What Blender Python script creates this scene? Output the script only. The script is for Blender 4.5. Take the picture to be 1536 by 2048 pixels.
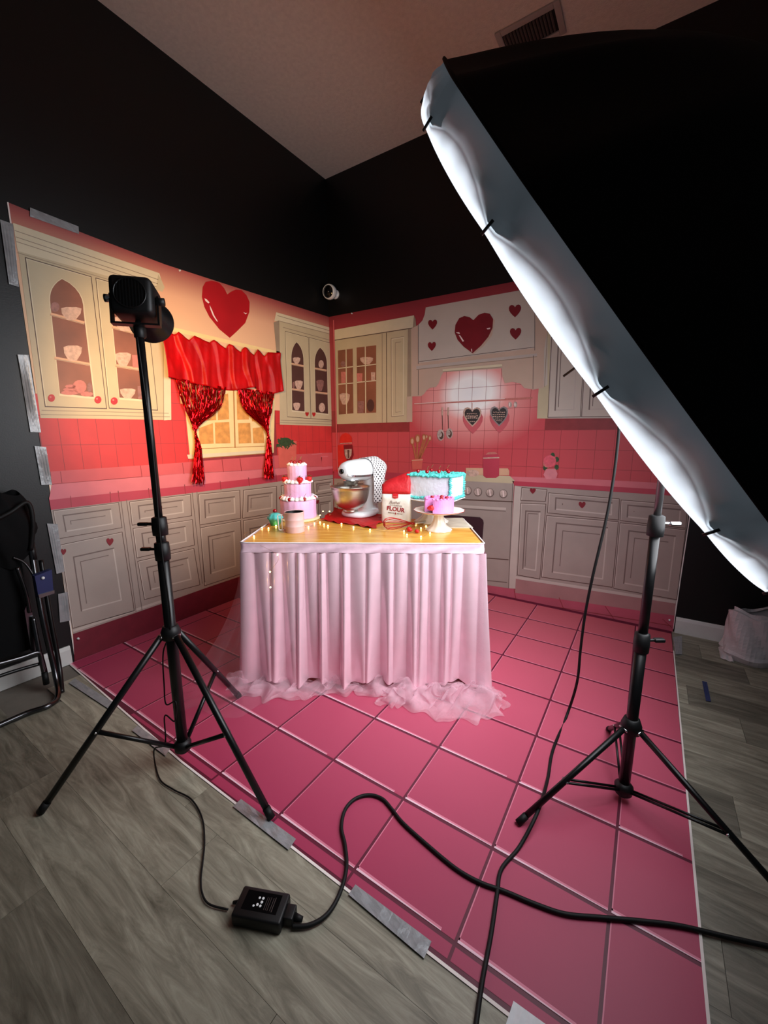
import bpy, bmesh, math, random
from mathutils import Vector, Matrix

random.seed(7)
for o in list(bpy.data.objects):
    bpy.data.objects.remove(o, do_unlink=True)
scene = bpy.context.scene
col = scene.collection
PI = math.pi

# ------------------------------------------------------------------ camera
# the room: corner of the two black walls at the origin, left wall in the plane x = 0,
# right wall in the plane y = 0, floor z = 0, metres
CAM = Vector((2.6275, -3.0843, 1.2504))
YAW, PITCH, ROLL, FPX = 0.5796, 0.183, -0.0019, 808.34
FW = Vector((-math.sin(YAW) * math.cos(PITCH), math.cos(YAW) * math.cos(PITCH), -math.sin(PITCH)))
_r = Vector((math.cos(YAW), math.sin(YAW), 0))
_u = _r.cross(FW)
RT = _r * math.cos(ROLL) + _u * math.sin(ROLL)
UP = -_r * math.sin(ROLL) + _u * math.cos(ROLL)
cd = bpy.data.cameras.new('camera')
cd.sensor_fit = 'HORIZONTAL'
cd.sensor_width = 36
cd.lens = FPX / 1536 * 36
cd.clip_start = 0.02
cam = bpy.data.objects.new('camera', cd)
col.objects.link(cam)
cam.matrix_world = Matrix(((RT.x, UP.x, -FW.x, CAM.x), (RT.y, UP.y, -FW.y, CAM.y), (RT.z, UP.z, -FW.z, CAM.z), (0, 0, 0, 1)))
scene.camera = cam

# ------------------------------------------------------------------ world, exposure
w = bpy.data.worlds.new('dim_studio')
scene.world = w
w.use_nodes = True
w.node_tree.nodes['Background'].inputs[0].default_value = (0.62, 0.72, 0.78, 1)
w.node_tree.nodes['Background'].inputs[1].default_value = 0.05
scene.view_settings.view_transform = 'Standard'
scene.view_settings.look = 'None'
scene.view_settings.exposure = 0.0
scene.view_settings.gamma = 1.0
scene.view_settings.use_curve_mapping = False
SOFTBOX_POWER = 19.0        # forward beam of the big softbox
SOFTBOX_EMIT = 3.0          # glow of its diffuser cloth
LED_POWER = 88.0            # warm spot lamp on the left stand
FAIRY_EMIT = 26.0

# ------------------------------------------------------------------ helpers
def ray(px, py):
    return FW + RT * ((px - 768) / FPX) - UP * ((py - 1024) / FPX)
def on_floor(px, py, z=0.0):
    v = ray(px, py); return CAM + v * ((z - CAM.z) / v.z)
def on_left(px, py, x=0.0):
    v = ray(px, py); return CAM + v * ((x - CAM.x) / v.x)
def on_right(px, py, y=0.0):
    v = ray(px, py); return CAM + v * ((y - CAM.y) / v.y)

def lin(c):
    c = c / 255.0
    return c / 12.92 if c <= 0.04045 else ((c + 0.055) / 1.055) ** 2.4
def rgb(r, g, b):
    return (lin(r), lin(g), lin(b), 1)

MATS = {}
INK = 0.95          # how dense the vinyl prints are
def M(name, c, rough=0.6, metal=0.0, var=0.08, scale=18.0, bump=0.0, bscale=60.0, spec=0.5, coat=0.0, sheen=0.0,
      alpha=1.0, emit=None, estr=0.0, stretch=None, detail=3.0, transl=0.0):
    """procedural principled material with a little colour variation"""
    m = bpy.data.materials.new(name)
    m.use_nodes = True
    nt = m.node_tree
    b = nt.nodes['Principled BSDF']
    if name.startswith('print_') or name.startswith('floor_'): c = tuple(x * INK for x in c)
    c = rgb(*c)
    tc = nt.nodes.new('ShaderNodeTexCoord')
    src = tc.outputs['Object']
    if stretch:
        mp = nt.nodes.new('ShaderNodeMapping')
        mp.inputs['Scale'].default_value = stretch
        nt.links.new(src, mp.inputs['Vector'])
        src = mp.outputs['Vector']
    if var > 0:
        n = nt.nodes.new('ShaderNodeTexNoise')
        n.inputs['Scale'].default_value = scale
        n.inputs['Detail'].default_value = detail
        nt.links.new(src, n.inputs['Vector'])
        r = nt.nodes.new('ShaderNodeValToRGB')
        r.color_ramp.elements[0].position = 0.3
        r.color_ramp.elements[1].position = 0.7
        r.color_ramp.elements[0].color = (c[0] * (1 - var), c[1] * (1 - var), c[2] * (1 - var), 1)
        r.color_ramp.elements[1].color = (min(1, c[0] * (1 + var)), min(1, c[1] * (1 + var)), min(1, c[2] * (1 + var)), 1)
        nt.links.new(n.outputs['Fac'], r.inputs['Fac'])
        nt.links.new(r.outputs['Color'], b.inputs['Base Color'])
    else:
        b.inputs['Base Color'].default_value = c
    b.inputs['Roughness'].default_value = rough
    b.inputs['Metallic'].default_value = metal
    b.inputs['Specular IOR Level'].default_value = spec
    b.inputs['Coat Weight'].default_value = coat
    b.inputs['Sheen Weight'].default_value = sheen
    b.inputs['Alpha'].default_value = alpha
    if emit:
        b.inputs['Emission Color'].default_value = rgb(*emit)
        b.inputs['Emission Strength'].default_value = estr
    if bump > 0:
        n2 = nt.nodes.new('ShaderNodeTexNoise')
        n2.inputs['Scale'].default_value = bscale
        n2.inputs['Detail'].default_value = 4
        nt.links.new(src, n2.inputs['Vector'])
        bp = nt.nodes.new('ShaderNodeBump')
        bp.inputs['Strength'].default_value = bump
        bp.inputs['Distance'].default_value = 0.01
        nt.links.new(n2.outputs['Fac'], bp.inputs['Height'])
        nt.links.new(bp.outputs['Normal'], b.inputs['Normal'])
    MATS[name] = m
    return m

class MB:
    """collects faces (with a material each) for one mesh"""
    def __init__(s):
        s.v = []; s.f = []; s.m = []; s.mats = []; s.smooth = []
    def mi(s, mat):
        if mat not in s.mats: s.mats.append(mat)
        return s.mats.index(mat)
    def face(s, pts, mat, smooth=False):
        i = len(s.v)
        s.v += [Vector(p) for p in pts]
        s.f.append(tuple(range(i, i + len(pts)))); s.m.append(s.mi(mat)); s.smooth.append(smooth)
        return s
    def add(s, vs, fs, mat, smooth=False, T=None):
        i = len(s.v)
        s.v += [(T @ Vector(p)) if T else Vector(p) for p in vs]
        k = s.mi(mat)
        for f in fs:
            s.f.append(tuple(i + j for j in f)); s.m.append(k); s.smooth.append(smooth)
        return s
    def box(s, c, d, mat, T=None, bev=0.0):
        if bev > 0:
            bm = bmesh.new()
            bmesh.ops.create_cube(bm, size=1)
            for v in bm.verts: v.co = Vector((v.co.x * d[0] + c[0], v.co.y * d[1] + c[1], v.co.z * d[2] + c[2]))
            bmesh.ops.bevel(bm, geom=list(bm.edges), offset=bev, segments=3, affect='EDGES', profile=0.5)
            bm.verts.index_update()
            vs = [v.co.copy() for v in bm.verts]; fs = [tuple(v.index for v in f.verts) for f in bm.faces]
            bm.free()
            return s.add(vs, fs, mat, True, T)
        x, y, z = d[0] / 2, d[1] / 2, d[2] / 2
        vs = [(c[0] + a * x, c[1] + b * y, c[2] + e * z) for a in (-1, 1) for b in (-1, 1) for e in (-1, 1)]
        fs = [(0, 1, 3, 2), (4, 6, 7, 5), (0, 4, 5, 1), (2, 3, 7, 6), (0, 2, 6, 4), (1, 5, 7, 3)]
        return s.add(vs, fs, mat, False, T)
    def lathe(s, prof, mat, T=None, n=28, wob=0.0, wn=8, smooth=True):
        vs = []; fs = []
        for k in range(n):
            a = 2 * PI * k / n
            q = 1 + wob * math.cos(wn * a)
            for (r, z) in prof: vs.append((r * q * math.cos(a), r * q * math.sin(a), z))
        p = len(prof)
        for k in range(n):
            k2 = (k + 1) % n
            for j in range(p - 1):
                fs.append((k * p + j, k2 * p + j, k2 * p + j + 1, k * p + j + 1))
        if prof[0][0] > 1e-5: fs.append(tuple(k * p for k in reversed(range(n))))
        if prof[-1][0] > 1e-5: fs.append(tuple(k * p + p - 1 for k in range(n)))
        return s.add(vs, fs, mat, smooth, T)
    def shell(s, prof, mat, T=None, n=28, wob=0.0, wn=8):
        vs = []; fs = []
        for k in range(n):
            a = 2 * PI * k / n; q = 1 + wob * math.cos(wn * a)
            for (r, z) in prof: vs.append((r * q * math.cos(a), r * q * math.sin(a), z))
        p = len(prof)
        for k in range(n):
            k2 = (k + 1) % n
            for j in range(p - 1): fs.append((k * p + j, k2 * p + j, k2 * p + j + 1, k * p + j + 1))
        return s.add(vs, fs, mat, True, T)
    def sphere(s, c, r, mat, n=12, sc=(1, 1, 1), T=None):
        prof = []
        for j in range(n // 2 + 1):
            a = -PI / 2 + PI * j / (n // 2)
            prof.append((max(0, math.cos(a)), math.sin(a)))
        vs = []; fs = []; p = len(prof)
        for k in range(n):
            a = 2 * PI * k / n
            for (rr, z) in prof: vs.append((c[0] + r * sc[0] * rr * math.cos(a), c[1] + r * sc[1] * rr * math.sin(a), c[2] + r * sc[2] * z))
        for k in range(n):
            k2 = (k + 1) % n
            for j in range(p - 1): fs.append((k * p + j, k2 * p + j, k2 * p + j + 1, k * p + j + 1))
        return s.add(vs, fs, mat, True, T)
    def tube(s, pts, r, mat, n=10, T=None, caps=True):
        pts = [Vector(p) for p in pts]
        rs = r if isinstance(r, (list, tuple)) else [r] * len(pts)
        vs = []; fs = []; prev = None
        for i, p in enumerate(pts):
            d = (pts[min(i + 1, len(pts) - 1)] - pts[max(i - 1, 0)])
            d = d.normalized() if d.length > 1e-9 else Vector((0, 0, 1))
            if prev is None:
                a = d.orthogonal().normalized()
            else:
                a = prev - d * prev.dot(d)
                a = a.normalized() if a.length > 1e-6 else d.orthogonal().normalized()
            prev = a; b = d.cross(a)
            for k in range(n):
                t = 2 * PI * k / n
                vs.append(p + (a * math.cos(t) + b * math.sin(t)) * rs[i])
        for i in range(len(pts) - 1):
            for k in range(n):
                k2 = (k + 1) % n
                fs.append((i * n + k, i * n + k2, (i + 1) * n + k2, (i + 1) * n + k))
        if caps:
            fs.append(tuple(reversed(range(n)))); fs.append(tuple((len(pts) - 1) * n + k for k in range(n)))
        return s.add(vs, fs, mat, True, T)
    def grid(s, fn, nu, nv, mat, closed_u=False, smooth=True):
        vs = [fn(i / (nu if closed_u else nu - 1), j / (nv - 1)) for i in range(nu) for j in range(nv)]
        fs = []
        for i in range(nu if closed_u else nu - 1):
            i2 = (i + 1) % nu
            for j in range(nv - 1): fs.append((i * nv + j, i2 * nv + j, i2 * nv + j + 1, i * nv + j + 1))
        return s.add(vs, fs, mat, smooth)
    def poly(s, pts, mat):
        """flat polygon, concave allowed"""
        from mathutils.geometry import tessellate_polygon
        tris = tessellate_polygon([[Vector(p) for p in pts]])
        return s.add(pts, [tuple(t) for t in tris], mat)
    def prism(s, pts, off, mat):
        """closed solid from a flat outline pushed by off"""
        from mathutils.geometry import tessellate_polygon
        off = Vector(off); a = [Vector(p) for p in pts]; n = len(a)
        tris = tessellate_polygon([a])
        s.add(a + [p + off for p in a], [tuple(t) for t in tris] + [tuple(n + i for i in reversed(t)) for t in tris] + [(i, (i + 1) % n, n + (i + 1) % n, n + i) for i in range(n)], mat)
        return s
    def build(s, name, parent=None, loc=None, rz=None):
        me = bpy.data.meshes.new(name)
        me.from_pydata([tuple(v) for v in s.v], [], s.f)
        for m in s.mats: me.materials.append(MATS[m])
        for i, p in enumerate(me.polygons):
            p.material_index = s.m[i]; p.use_smooth = s.smooth[i]
        me.update()
        o = bpy.data.objects.new(name, me)
        col.objects.link(o)
        if parent: o.parent = parent
        if loc is not None: o.location = loc
        if rz is not None: o.rotation_euler = (0, 0, rz)
        return o

def wchild(o, parent):
    """parent an object that was built in world coordinates to an unrotated thing"""
    o.parent = parent
    o.matrix_parent_inverse = parent.matrix_basis.inverted()
    return o
def tag(o, label=None, cat=None, group=None, kind=None):
    if label: o['label'] = label
    if cat: o['category'] = cat
    if group: o['group'] = group
    if kind: o['kind'] = kind
    return o
def thing(name, label, cat, loc=(0, 0, 0), rz=0.0, group=None):
    o = bpy.data.objects.new(name, None)
    o.empty_display_size = 0.05
    col.objects.link(o)
    o.location = loc; o.rotation_euler = (0, 0, rz)
    return tag(o, label, cat, group)
def spline(pts, n=8):
    """Catmull-Rom through the points"""
    P = [Vector(p) for p in pts]; out = []
    for i in range(len(P) - 1):
        a = P[max(i - 1, 0)]; b = P[i]; c = P[i + 1]; d = P[min(i + 2, len(P) - 1)]
        for k in range(n):
            t = k / n
            out.append(0.5 * ((2 * b) + (c - a) * t + (2 * a - 5 * b + 4 * c - d) * t * t + (3 * b - a - 3 * c + d) * t ** 3))
    out.append(P[-1])
    return out
def frame_to(p, d, up=(0, 0, 1)):
    """matrix at p whose z axis points along d"""
    z = Vector(d).normalized(); x = Vector(up).cross(z)
    x = x.normalized() if x.length > 1e-6 else z.orthogonal().normalized()
    y = z.cross(x)
    return Matrix(((x.x, y.x, z.x, p[0]), (x.y, y.y, z.y, p[1]), (x.z, y.z, z.z, p[2]), (0, 0, 0, 1)))
def text_part(txt, size, mat, parent, T, name='lettering', bold=0.0, shear=0.0, depth=0.0003, align='CENTER', spacing=1.0):
    cu = bpy.data.curves.new(name, 'FONT')
    cu.body = txt; cu.size = size; cu.extrude = depth; cu.offset = bold; cu.shear = shear
    cu.align_x = align; cu.align_y = 'CENTER'; cu.space_character = spacing; cu.resolution_u = 3
    t = bpy.data.objects.new(name, cu); col.objects.link(t)
    me = bpy.data.meshes.new_from_object(t)
    bpy.data.objects.remove(t, do_unlink=True)
    me.name = name
    me.materials.clear(); me.materials.append(MATS[mat])
    o = bpy.data.objects.new(name, me); col.objects.link(o)
    if parent: o.parent = parent
    o.matrix_local = T
    return o

# ------------------------------------------------------------------ materials
M('black_paint', (10, 10, 11), 0.45, var=0.10, scale=6, bump=0.05, bscale=160, spec=0.42)
M('ceiling_paint', (246, 240, 226), 0.9, var=0.05, scale=40, bump=0.35, bscale=120)
M('white_trim', (205, 205, 202), 0.45, var=0.03)
M('vent_slat_paint', (130, 116, 108), 0.6)
M('vent_metal', (190, 185, 180), 0.5, var=0.04)
M('vent_dark', (18, 15, 15), 0.8)
M('black_plastic', (10, 10, 11), 0.48, var=0.1, spec=0.35)
M('black_metal', (8, 8, 9), 0.34, var=0.08, spec=0.4)
M('black_gloss', (8, 8, 9), 0.12, var=0)
M('black_rubber', (8, 8, 8), 0.6, var=0.1, spec=0.3)
M('black_fabric', (10, 10, 11), 0.85, var=0.15, scale=90, spec=0.15)
M('dark_chrome', (92, 92, 95), 0.22, 1.0, var=0.05)
M('chrome', (210, 210, 212), 0.16, 1.0, var=0.02)
M('steel', (200, 196, 186), 0.34, 1.0, var=0.05, stretch=(1, 1, 14))
M('grey_metal', (120, 118, 118), 0.35, 0.9, var=0.05)
M('white_plastic', (222, 224, 224), 0.35, var=0.02)
M('duct_tape', (150, 152, 154), 0.33, 0.25, var=0.12, scale=30, bump=0.25, bscale=45)
M('duct_tape_shadow', (74, 76, 80), 0.4, 0.2, var=0.1)
M('blue_tape', (46, 58, 100), 0.7, var=0.1)
M('paper_white', (222, 224, 226), 0.8, var=0.05, scale=60)
M('blue_plastic', (28, 38, 84), 0.4, var=0.05)
M('bag_plastic', (196, 190, 192), 0.35, var=0.08, bump=0.6, bscale=24)
M('sheet_edge', (236, 226, 220), 0.7, var=0.04)
# printed vinyl
VR = 0.5
M('print_cream', (206, 190, 156), VR, var=0.05, scale=7)
M('print_cream_dark', (162, 143, 122), VR, var=0.08, scale=9)
M('print_cream_light', (228, 214, 182), VR, var=0.04, scale=9)
M('print_line', (92, 66, 58), VR, var=0.1)
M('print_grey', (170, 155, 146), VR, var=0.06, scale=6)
M('print_grey_light', (200, 186, 176), VR, var=0.05, scale=6)
M('print_grey_dark', (118, 100, 94), VR, var=0.08, scale=6)
M('print_glass', (142, 86, 64), VR, var=0.25, scale=5)
M('print_glass_dark', (84, 50, 46), VR, var=0.2, scale=5)
M('print_shelf', (224, 176, 142), VR, var=0.05)
M('print_china', (212, 176, 158), VR, var=0.22, scale=60)
M('print_china_pink', (206, 122, 112), VR, var=0.12, scale=40)
M('print_china_dark', (150, 104, 98), VR, var=0.25, scale=60)
M('print_red', (190, 22, 30), VR, var=0.08)
M('print_red_heart', (176, 18, 28), 0.42, var=0.1, scale=4)
M('print_red_dark', (128, 20, 34), VR, var=0.12, scale=8)
M('print_shine', (250, 226, 220), VR, var=0.02)
M('print_tile_red', (214, 54, 54), VR, var=0.12, scale=5)
M('print_tile_rose', (208, 96, 104), VR, var=0.1, scale=4)
M('print_grout', (150, 50, 54), VR, var=0.1)
M('print_counter', (222, 118, 128), VR, var=0.1, scale=5)
M('print_counter_edge', (190, 62, 82), VR, var=0.1, scale=5)
M('print_ledge', (214, 92, 98), VR, var=0.1, scale=5)
M('print_toe', (112, 26, 42), VR, var=0.12)
M('print_floor_dark', (128, 34, 52), VR, var=0.12, scale=5)
M('print_window_frame', (250, 222, 160), VR, var=0.04)
M('print_window_line', (186, 128, 70), VR, var=0.08)
M('print_pane', (226, 160, 84), VR, var=0.2, scale=26, detail=6)
M('print_leaf', (50, 76, 44), VR, var=0.3, scale=60)
M('print_pot', (222, 104, 92), VR, var=0.06)
M('print_hood', (208, 195, 182), VR, var=0.05, scale=4)
M('print_hood_warm', (208, 180, 160), VR, var=0.06, scale=4)
M('print_silver', (190, 170, 160), VR, var=0.3, scale=40)
M('print_mixer_red', (216, 44, 34), VR, var=0.1)
M('print_wood', (190, 106, 72), VR, var=0.12, scale=30)
M('print_slate', (58, 54, 54), VR, var=0.1)
M('print_slate_rim', (150, 140, 138), VR, var=0.1)
M('print_oven_dark', (60, 34, 42), VR, var=0.1)
M('print_toe_mauve', (170, 124, 122), VR, var=0.1, scale=5)
M('print_floor_light', (190, 84, 104), VR, var=0.1, scale=5)
M('print_rose_pink', (226, 92, 108), VR, var=0.15, scale=50)
M('print_vase', (220, 132, 140), VR, var=0.1)
M('floor_grout', (96, 12, 44), VR, var=0.1)
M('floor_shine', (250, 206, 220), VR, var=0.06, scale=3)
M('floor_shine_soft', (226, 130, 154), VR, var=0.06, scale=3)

def ramp_mat(name, axis, stops, rough=VR, radial=None):
    """colour ramp across a printed sheet"""
    m = bpy.data.materials.new(name); m.use_nodes = True
    nt = m.node_tree; b = nt.nodes['Principled BSDF']; b.inputs['Roughness'].default_value = rough
    tc = nt.nodes.new('ShaderNodeTexCoord')
    r = nt.nodes.new('ShaderNodeValToRGB')
    if radial:
        d = nt.nodes.new('ShaderNodeVectorMath'); d.operation = 'SUBTRACT'; d.inputs[1].default_value = radial[0]
        nt.links.new(tc.outputs['Object'], d.inputs[0])
        sc = nt.nodes.new('ShaderNodeVectorMath'); sc.operation = 'MULTIPLY'; sc.inputs[1].default_value = radial[1]
        nt.links.new(d.outputs[0], sc.inputs[0])
        ln = nt.nodes.new('ShaderNodeVectorMath'); ln.operation = 'LENGTH'
        nt.links.new(sc.outputs[0], ln.inputs[0])
        nt.links.new(ln.outputs['Value'], r.inputs['Fac'])
    else:
        sp = nt.nodes.new('ShaderNodeSeparateXYZ'); nt.links.new(tc.outputs['Object'], sp.inputs[0])
        mr = nt.nodes.new('ShaderNodeMapRange'); mr.inputs[1].default_value = axis[1]; mr.inputs[2].default_value = axis[2]
        nt.links.new(sp.outputs[axis[0]], mr.inputs[0]); nt.links.new(mr.outputs[0], r.inputs['Fac'])
    e = r.color_ramp.elements
    while len(e) < len(stops): e.new(0.5)
    for k, (p, c) in enumerate(stops):
        e[k].position = p; e[k].color = rgb(*(x * INK for x in c))
    nt.links.new(r.outputs['Color'], b.inputs['Base Color'])
    MATS[name] = m
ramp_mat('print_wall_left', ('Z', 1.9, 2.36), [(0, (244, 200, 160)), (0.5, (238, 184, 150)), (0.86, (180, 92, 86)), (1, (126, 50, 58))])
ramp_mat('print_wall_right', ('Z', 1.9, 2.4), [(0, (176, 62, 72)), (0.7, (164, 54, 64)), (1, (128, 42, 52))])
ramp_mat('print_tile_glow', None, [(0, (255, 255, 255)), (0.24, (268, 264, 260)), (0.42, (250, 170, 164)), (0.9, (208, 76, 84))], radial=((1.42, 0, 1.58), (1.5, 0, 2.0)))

# wood-look vinyl planks
def plank_mat():
    m = bpy.data.materials.new('plank_vinyl'); m.use_nodes = True
    nt = m.node_tree; b = nt.nodes['Principled BSDF']
    tc = nt.nodes.new('ShaderNodeTexCoord'); oi = nt.nodes.new('ShaderNodeObjectInfo')
    mu = nt.nodes.new('ShaderNodeVectorMath'); mu.operation = 'SCALE'
    cb = nt.nodes.new('ShaderNodeCombineXYZ')
    for k in range(3): nt.links.new(oi.outputs['Random'], cb.inputs[k])
    nt.links.new(cb.outputs[0], mu.inputs[0]); mu.inputs['Scale'].default_value = 37.0
    ad = nt.nodes.new('ShaderNodeVectorMath'); ad.operation = 'ADD'
    nt.links.new(tc.outputs['Object'], ad.inputs[0]); nt.links.new(mu.outputs[0], ad.inputs[1])
    mp = nt.nodes.new('ShaderNodeMapping'); mp.inputs['Scale'].default_value = (1.1, 8.0, 1.0)
    nt.links.new(ad.outputs[0], mp.inputs['Vector'])
    n = nt.nodes.new('ShaderNodeTexNoise'); n.inputs['Scale'].default_value = 2.6; n.inputs['Detail'].default_value = 12; n.inputs['Roughness'].default_value = 0.7; n.inputs['Distortion'].default_value = 1.3
    nt.links.new(mp.outputs[0], n.inputs['Vector'])
    r = nt.nodes.new('ShaderNodeValToRGB')
    e = r.color_ramp.elements
    e[0].position = 0.28; e[0].color = rgb(92, 88, 74); e[1].position = 0.72; e[1].color = rgb(184, 180, 160)
    k = e.new(0.5); k.color = rgb(142, 137, 120)
    nt.links.new(n.outputs['Fac'], r.inputs['Fac'])
    hs = nt.nodes.new('ShaderNodeHueSaturation')
    mr = nt.nodes.new('ShaderNodeMapRange'); mr.inputs[3].default_value = 0.55; mr.inputs[4].default_value = 1.12
    nt.links.new(oi.outputs['Random'], mr.inputs[0]); nt.links.new(mr.outputs[0], hs.inputs['Value'])
    nt.links.new(r.outputs['Color'], hs.inputs['Color']); nt.links.new(hs.outputs[0], b.inputs['Base Color'])
    b.inputs['Roughness'].default_value = 0.5
    bp = nt.nodes.new('ShaderNodeBump'); bp.inputs['Strength'].default_value = 0.12; bp.inputs['Distance'].default_value = 0.004
    nt.links.new(n.outputs['Fac'], bp.inputs['Height']); nt.links.new(bp.outputs['Normal'], b.inputs['Normal'])
    MATS['plank_vinyl'] = m
plank_mat()
M('subfloor', (112, 106, 97), 0.8)

# ------------------------------------------------------------------ room shell
ZC = 3.478
ROOM = 4.9
def struct(mb, name, label=None):
    o = mb.build(name); o['kind'] = 'structure'
    if label: o['label'] = label
    return o
floor = struct(MB().box((ROOM / 2, -ROOM / 2, -0.054), (ROOM, ROOM, 0.1), 'subfloor'), 'floor', 'grey wood-look plank floor')
struct(MB().box((-0.05, -ROOM / 2, ZC / 2), (0.1, ROOM, ZC), 'black_paint'), 'wall_left', 'tall matte black wall on the left')
struct(MB().box((ROOM / 2, 0.05, ZC / 2), (ROOM, 0.1, ZC), 'black_paint'), 'wall_right', 'tall matte black wall on the right')
struct(MB().box((ROOM / 2, -ROOM / 2, ZC + 0.05), (ROOM, ROOM, 0.1), 'ceiling_paint'), 'ceiling', 'textured off-white ceiling')
def baseboard(name, a, b, n):
    """profiled board from a to b; n points into the room"""
    a = Vector(a); b = Vector(b); n = Vector(n)
    prof = [(0.0, 0.0), (0.014, 0.0), (0.014, 0.085), (0.010, 0.1), (0.006, 0.105), (0.0, 0.105)]
    A = [a + n * p[0] + Vector((0, 0, p[1])) for p in prof]
    mb = MB().prism(A, b - a, 'white_trim')
    return struct(mb, name)
baseboard('baseboard_left', (0.0, -2.30, 0.0), (0.0, -ROOM, 0.0), (1, 0, 0))
baseboard('baseboard_right', (2.868, 0.0, 0.0), (ROOM, 0.0, 0.0), (0, -1, 0))

# planks run along x, 18 cm wide
pm = MB().box((0, 0, -0.002), (1.2185, 0.1793, 0.004), 'plank_vinyl').build('plank')
plank_mesh = pm.data
bpy.data.objects.remove(pm, do_unlink=True)
row = 0
y = -3.55
while y < 0.0:
    off = (row * 0.437 + 0.31 * (row % 3)) % 1.22
    x = -1.22 + off
    while x < 4.6:
        cx = x + 0.61
        hidden = (y + 0.09 > -2.30) and (x + 1.2 < 2.8)
        if not hidden and cx < 4.3 and cx > 0.0:
            lo, hi = max(x + 0.001, 0.0), x + 1.2195
            p = bpy.data.objects.new('plank', plank_mesh); col.objects.link(p)
            p.parent = floor
            p.location = ((lo + hi) / 2, y + 0.09, 0)
            p.scale = ((hi - lo) / 1.2185, 1, 1)
        x += 1.22
    y += 0.18; row += 1

# ------------------------------------------------------------------ printed floor sheet
MX1 = on_floor(1392, 1800).x
mat_pts = [(0.006, -0.006, 0.0), (MX1 + 0.003, -0.006, 0.0), (MX1, -2.372, 0.0), (1.2, -2.362, 0.0), (0.02, -2.312, 0.0)]
fl = MB(); fl.prism([Vector(p) for p in mat_pts], (0, 0, 0.002), 'floor_grout')
fsheet = tag(fl.build('floor_backdrop'), 'pink printed tile sheet covering the floor under the skirted table', 'backdrop')
XL = [0.006, 0.111] + [0.429 + 0.318 * k for k in range(8)] + [MX1]
YL = [-2.36] + [-2.32 + 0.2845 * k for k in range(9)]
ramp_mat('floor_print_falloff', ('Y', -2.4, 0.0), [(0, (168, 48, 86)), (0.45, (202, 86, 112)), (1, (194, 90, 102))])  # tile print; weaker light near the front edge is put into its colour
edge = MB()
for i in range(len(XL) - 1):
    for j in range(len(YL) - 1):
        x0, x1, y0, y1 = XL[i] + 0.0042, XL[i + 1] - 0.0042, YL[j] + 0.0055, YL[j + 1] - 0.0055
        if j == 0:
            f = min(1.0, max(0.0, (x0 - 0.02) / 1.18)); y0 = -2.312 - 0.05 * f + 0.004
            if y0 > y1 - 0.005: continue
        if i == len(XL) - 2: x1 = MX1 - 0.001
        z = 0.0026
        mb = MB()
        mb.face([(x0, y0, z), (x1, y0, z), (x1, y1, z), (x0, y1, z)], 'floor_print_falloff')
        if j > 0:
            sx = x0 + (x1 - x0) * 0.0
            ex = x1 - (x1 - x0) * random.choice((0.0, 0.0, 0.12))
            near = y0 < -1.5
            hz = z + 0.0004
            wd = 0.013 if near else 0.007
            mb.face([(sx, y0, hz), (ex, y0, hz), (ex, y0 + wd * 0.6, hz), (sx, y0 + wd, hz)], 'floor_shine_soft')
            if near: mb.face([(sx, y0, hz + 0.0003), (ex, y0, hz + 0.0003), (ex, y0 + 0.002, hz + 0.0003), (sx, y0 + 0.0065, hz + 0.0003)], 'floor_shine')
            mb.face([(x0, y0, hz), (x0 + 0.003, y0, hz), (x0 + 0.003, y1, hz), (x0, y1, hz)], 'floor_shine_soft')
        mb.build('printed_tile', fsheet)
# cut white edge of the sheet
e = MB()
e.face([(0.02, -2.318, 0.0024), (1.2, -2.369, 0.0024), (1.2, -2.3615, 0.0024), (0.02, -2.311, 0.0024)], 'sheet_edge')
e.face([(1.2, -2.369, 0.0024), (MX1, -2.379, 0.0024), (MX1, -2.3715, 0.0024), (1.2, -2.3615, 0.0024)], 'sheet_edge')
e.face([(MX1 - 0.002, -2.372, 0.0034), (MX1 + 0.005, -2.372, 0.0034), (MX1 + 0.006, -0.3, 0.0034), (MX1 + 0.001, -0.3, 0.0034)], 'sheet_edge')
e.build('cut_edge', fsheet)

# ------------------------------------------------------------------ printed wall sheets
BASE, ST = 0.0036, 0.0005
def WL(px, py, off=BASE):
    p = on_left(px, py, off); p.y = min(p.y, -0.004); return p
def WR(px, py, off=BASE):
    p = on_right(px, py, -off); p.x = max(p.x, 0.004); return p
WALL = {'L': WL, 'R': WR}
def K(ox, oy, s):
    return lambda *pts: [(ox + x / s, oy + y / s) for x, y in pts]
def pf(mb, wl, pts, mat, layer):
    return mb.poly([WALL[wl](x, y, BASE + layer * ST) for x, y in pts], mat)
def pp(wl, name, pts, mat, layer, parent):
    return pf(MB(), wl, pts, mat, layer).build(name, parent)
def bil(q, u, v):
    (ax, ay), (bx, by), (cx, cy), (dx, dy) = q
    x = (1 - v) * ((1 - u) * ax + u * bx) + v * ((1 - u) * dx + u * cx)
    y = (1 - v) * ((1 - u) * ay + u * by) + v * ((1 - u) * dy + u * cy)
    return (x, y)
def sub(q, u0, u1, v0, v1):
    return [bil(q, u0, v0), bil(q, u1, v0), bil(q, u1, v1), bil(q, u0, v1)]
def stroke(a, b, wd):
    dx, dy = b[0] - a[0], b[1] - a[1]; L = math.hypot(dx, dy) or 1
    nx, ny = -dy / L * wd / 2, dx / L * wd / 2
    return [(a[0] + nx, a[1] + ny), (b[0] + nx, b[1] + ny), (b[0] - nx, b[1] - ny), (a[0] - nx, a[1] - ny)]
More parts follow.
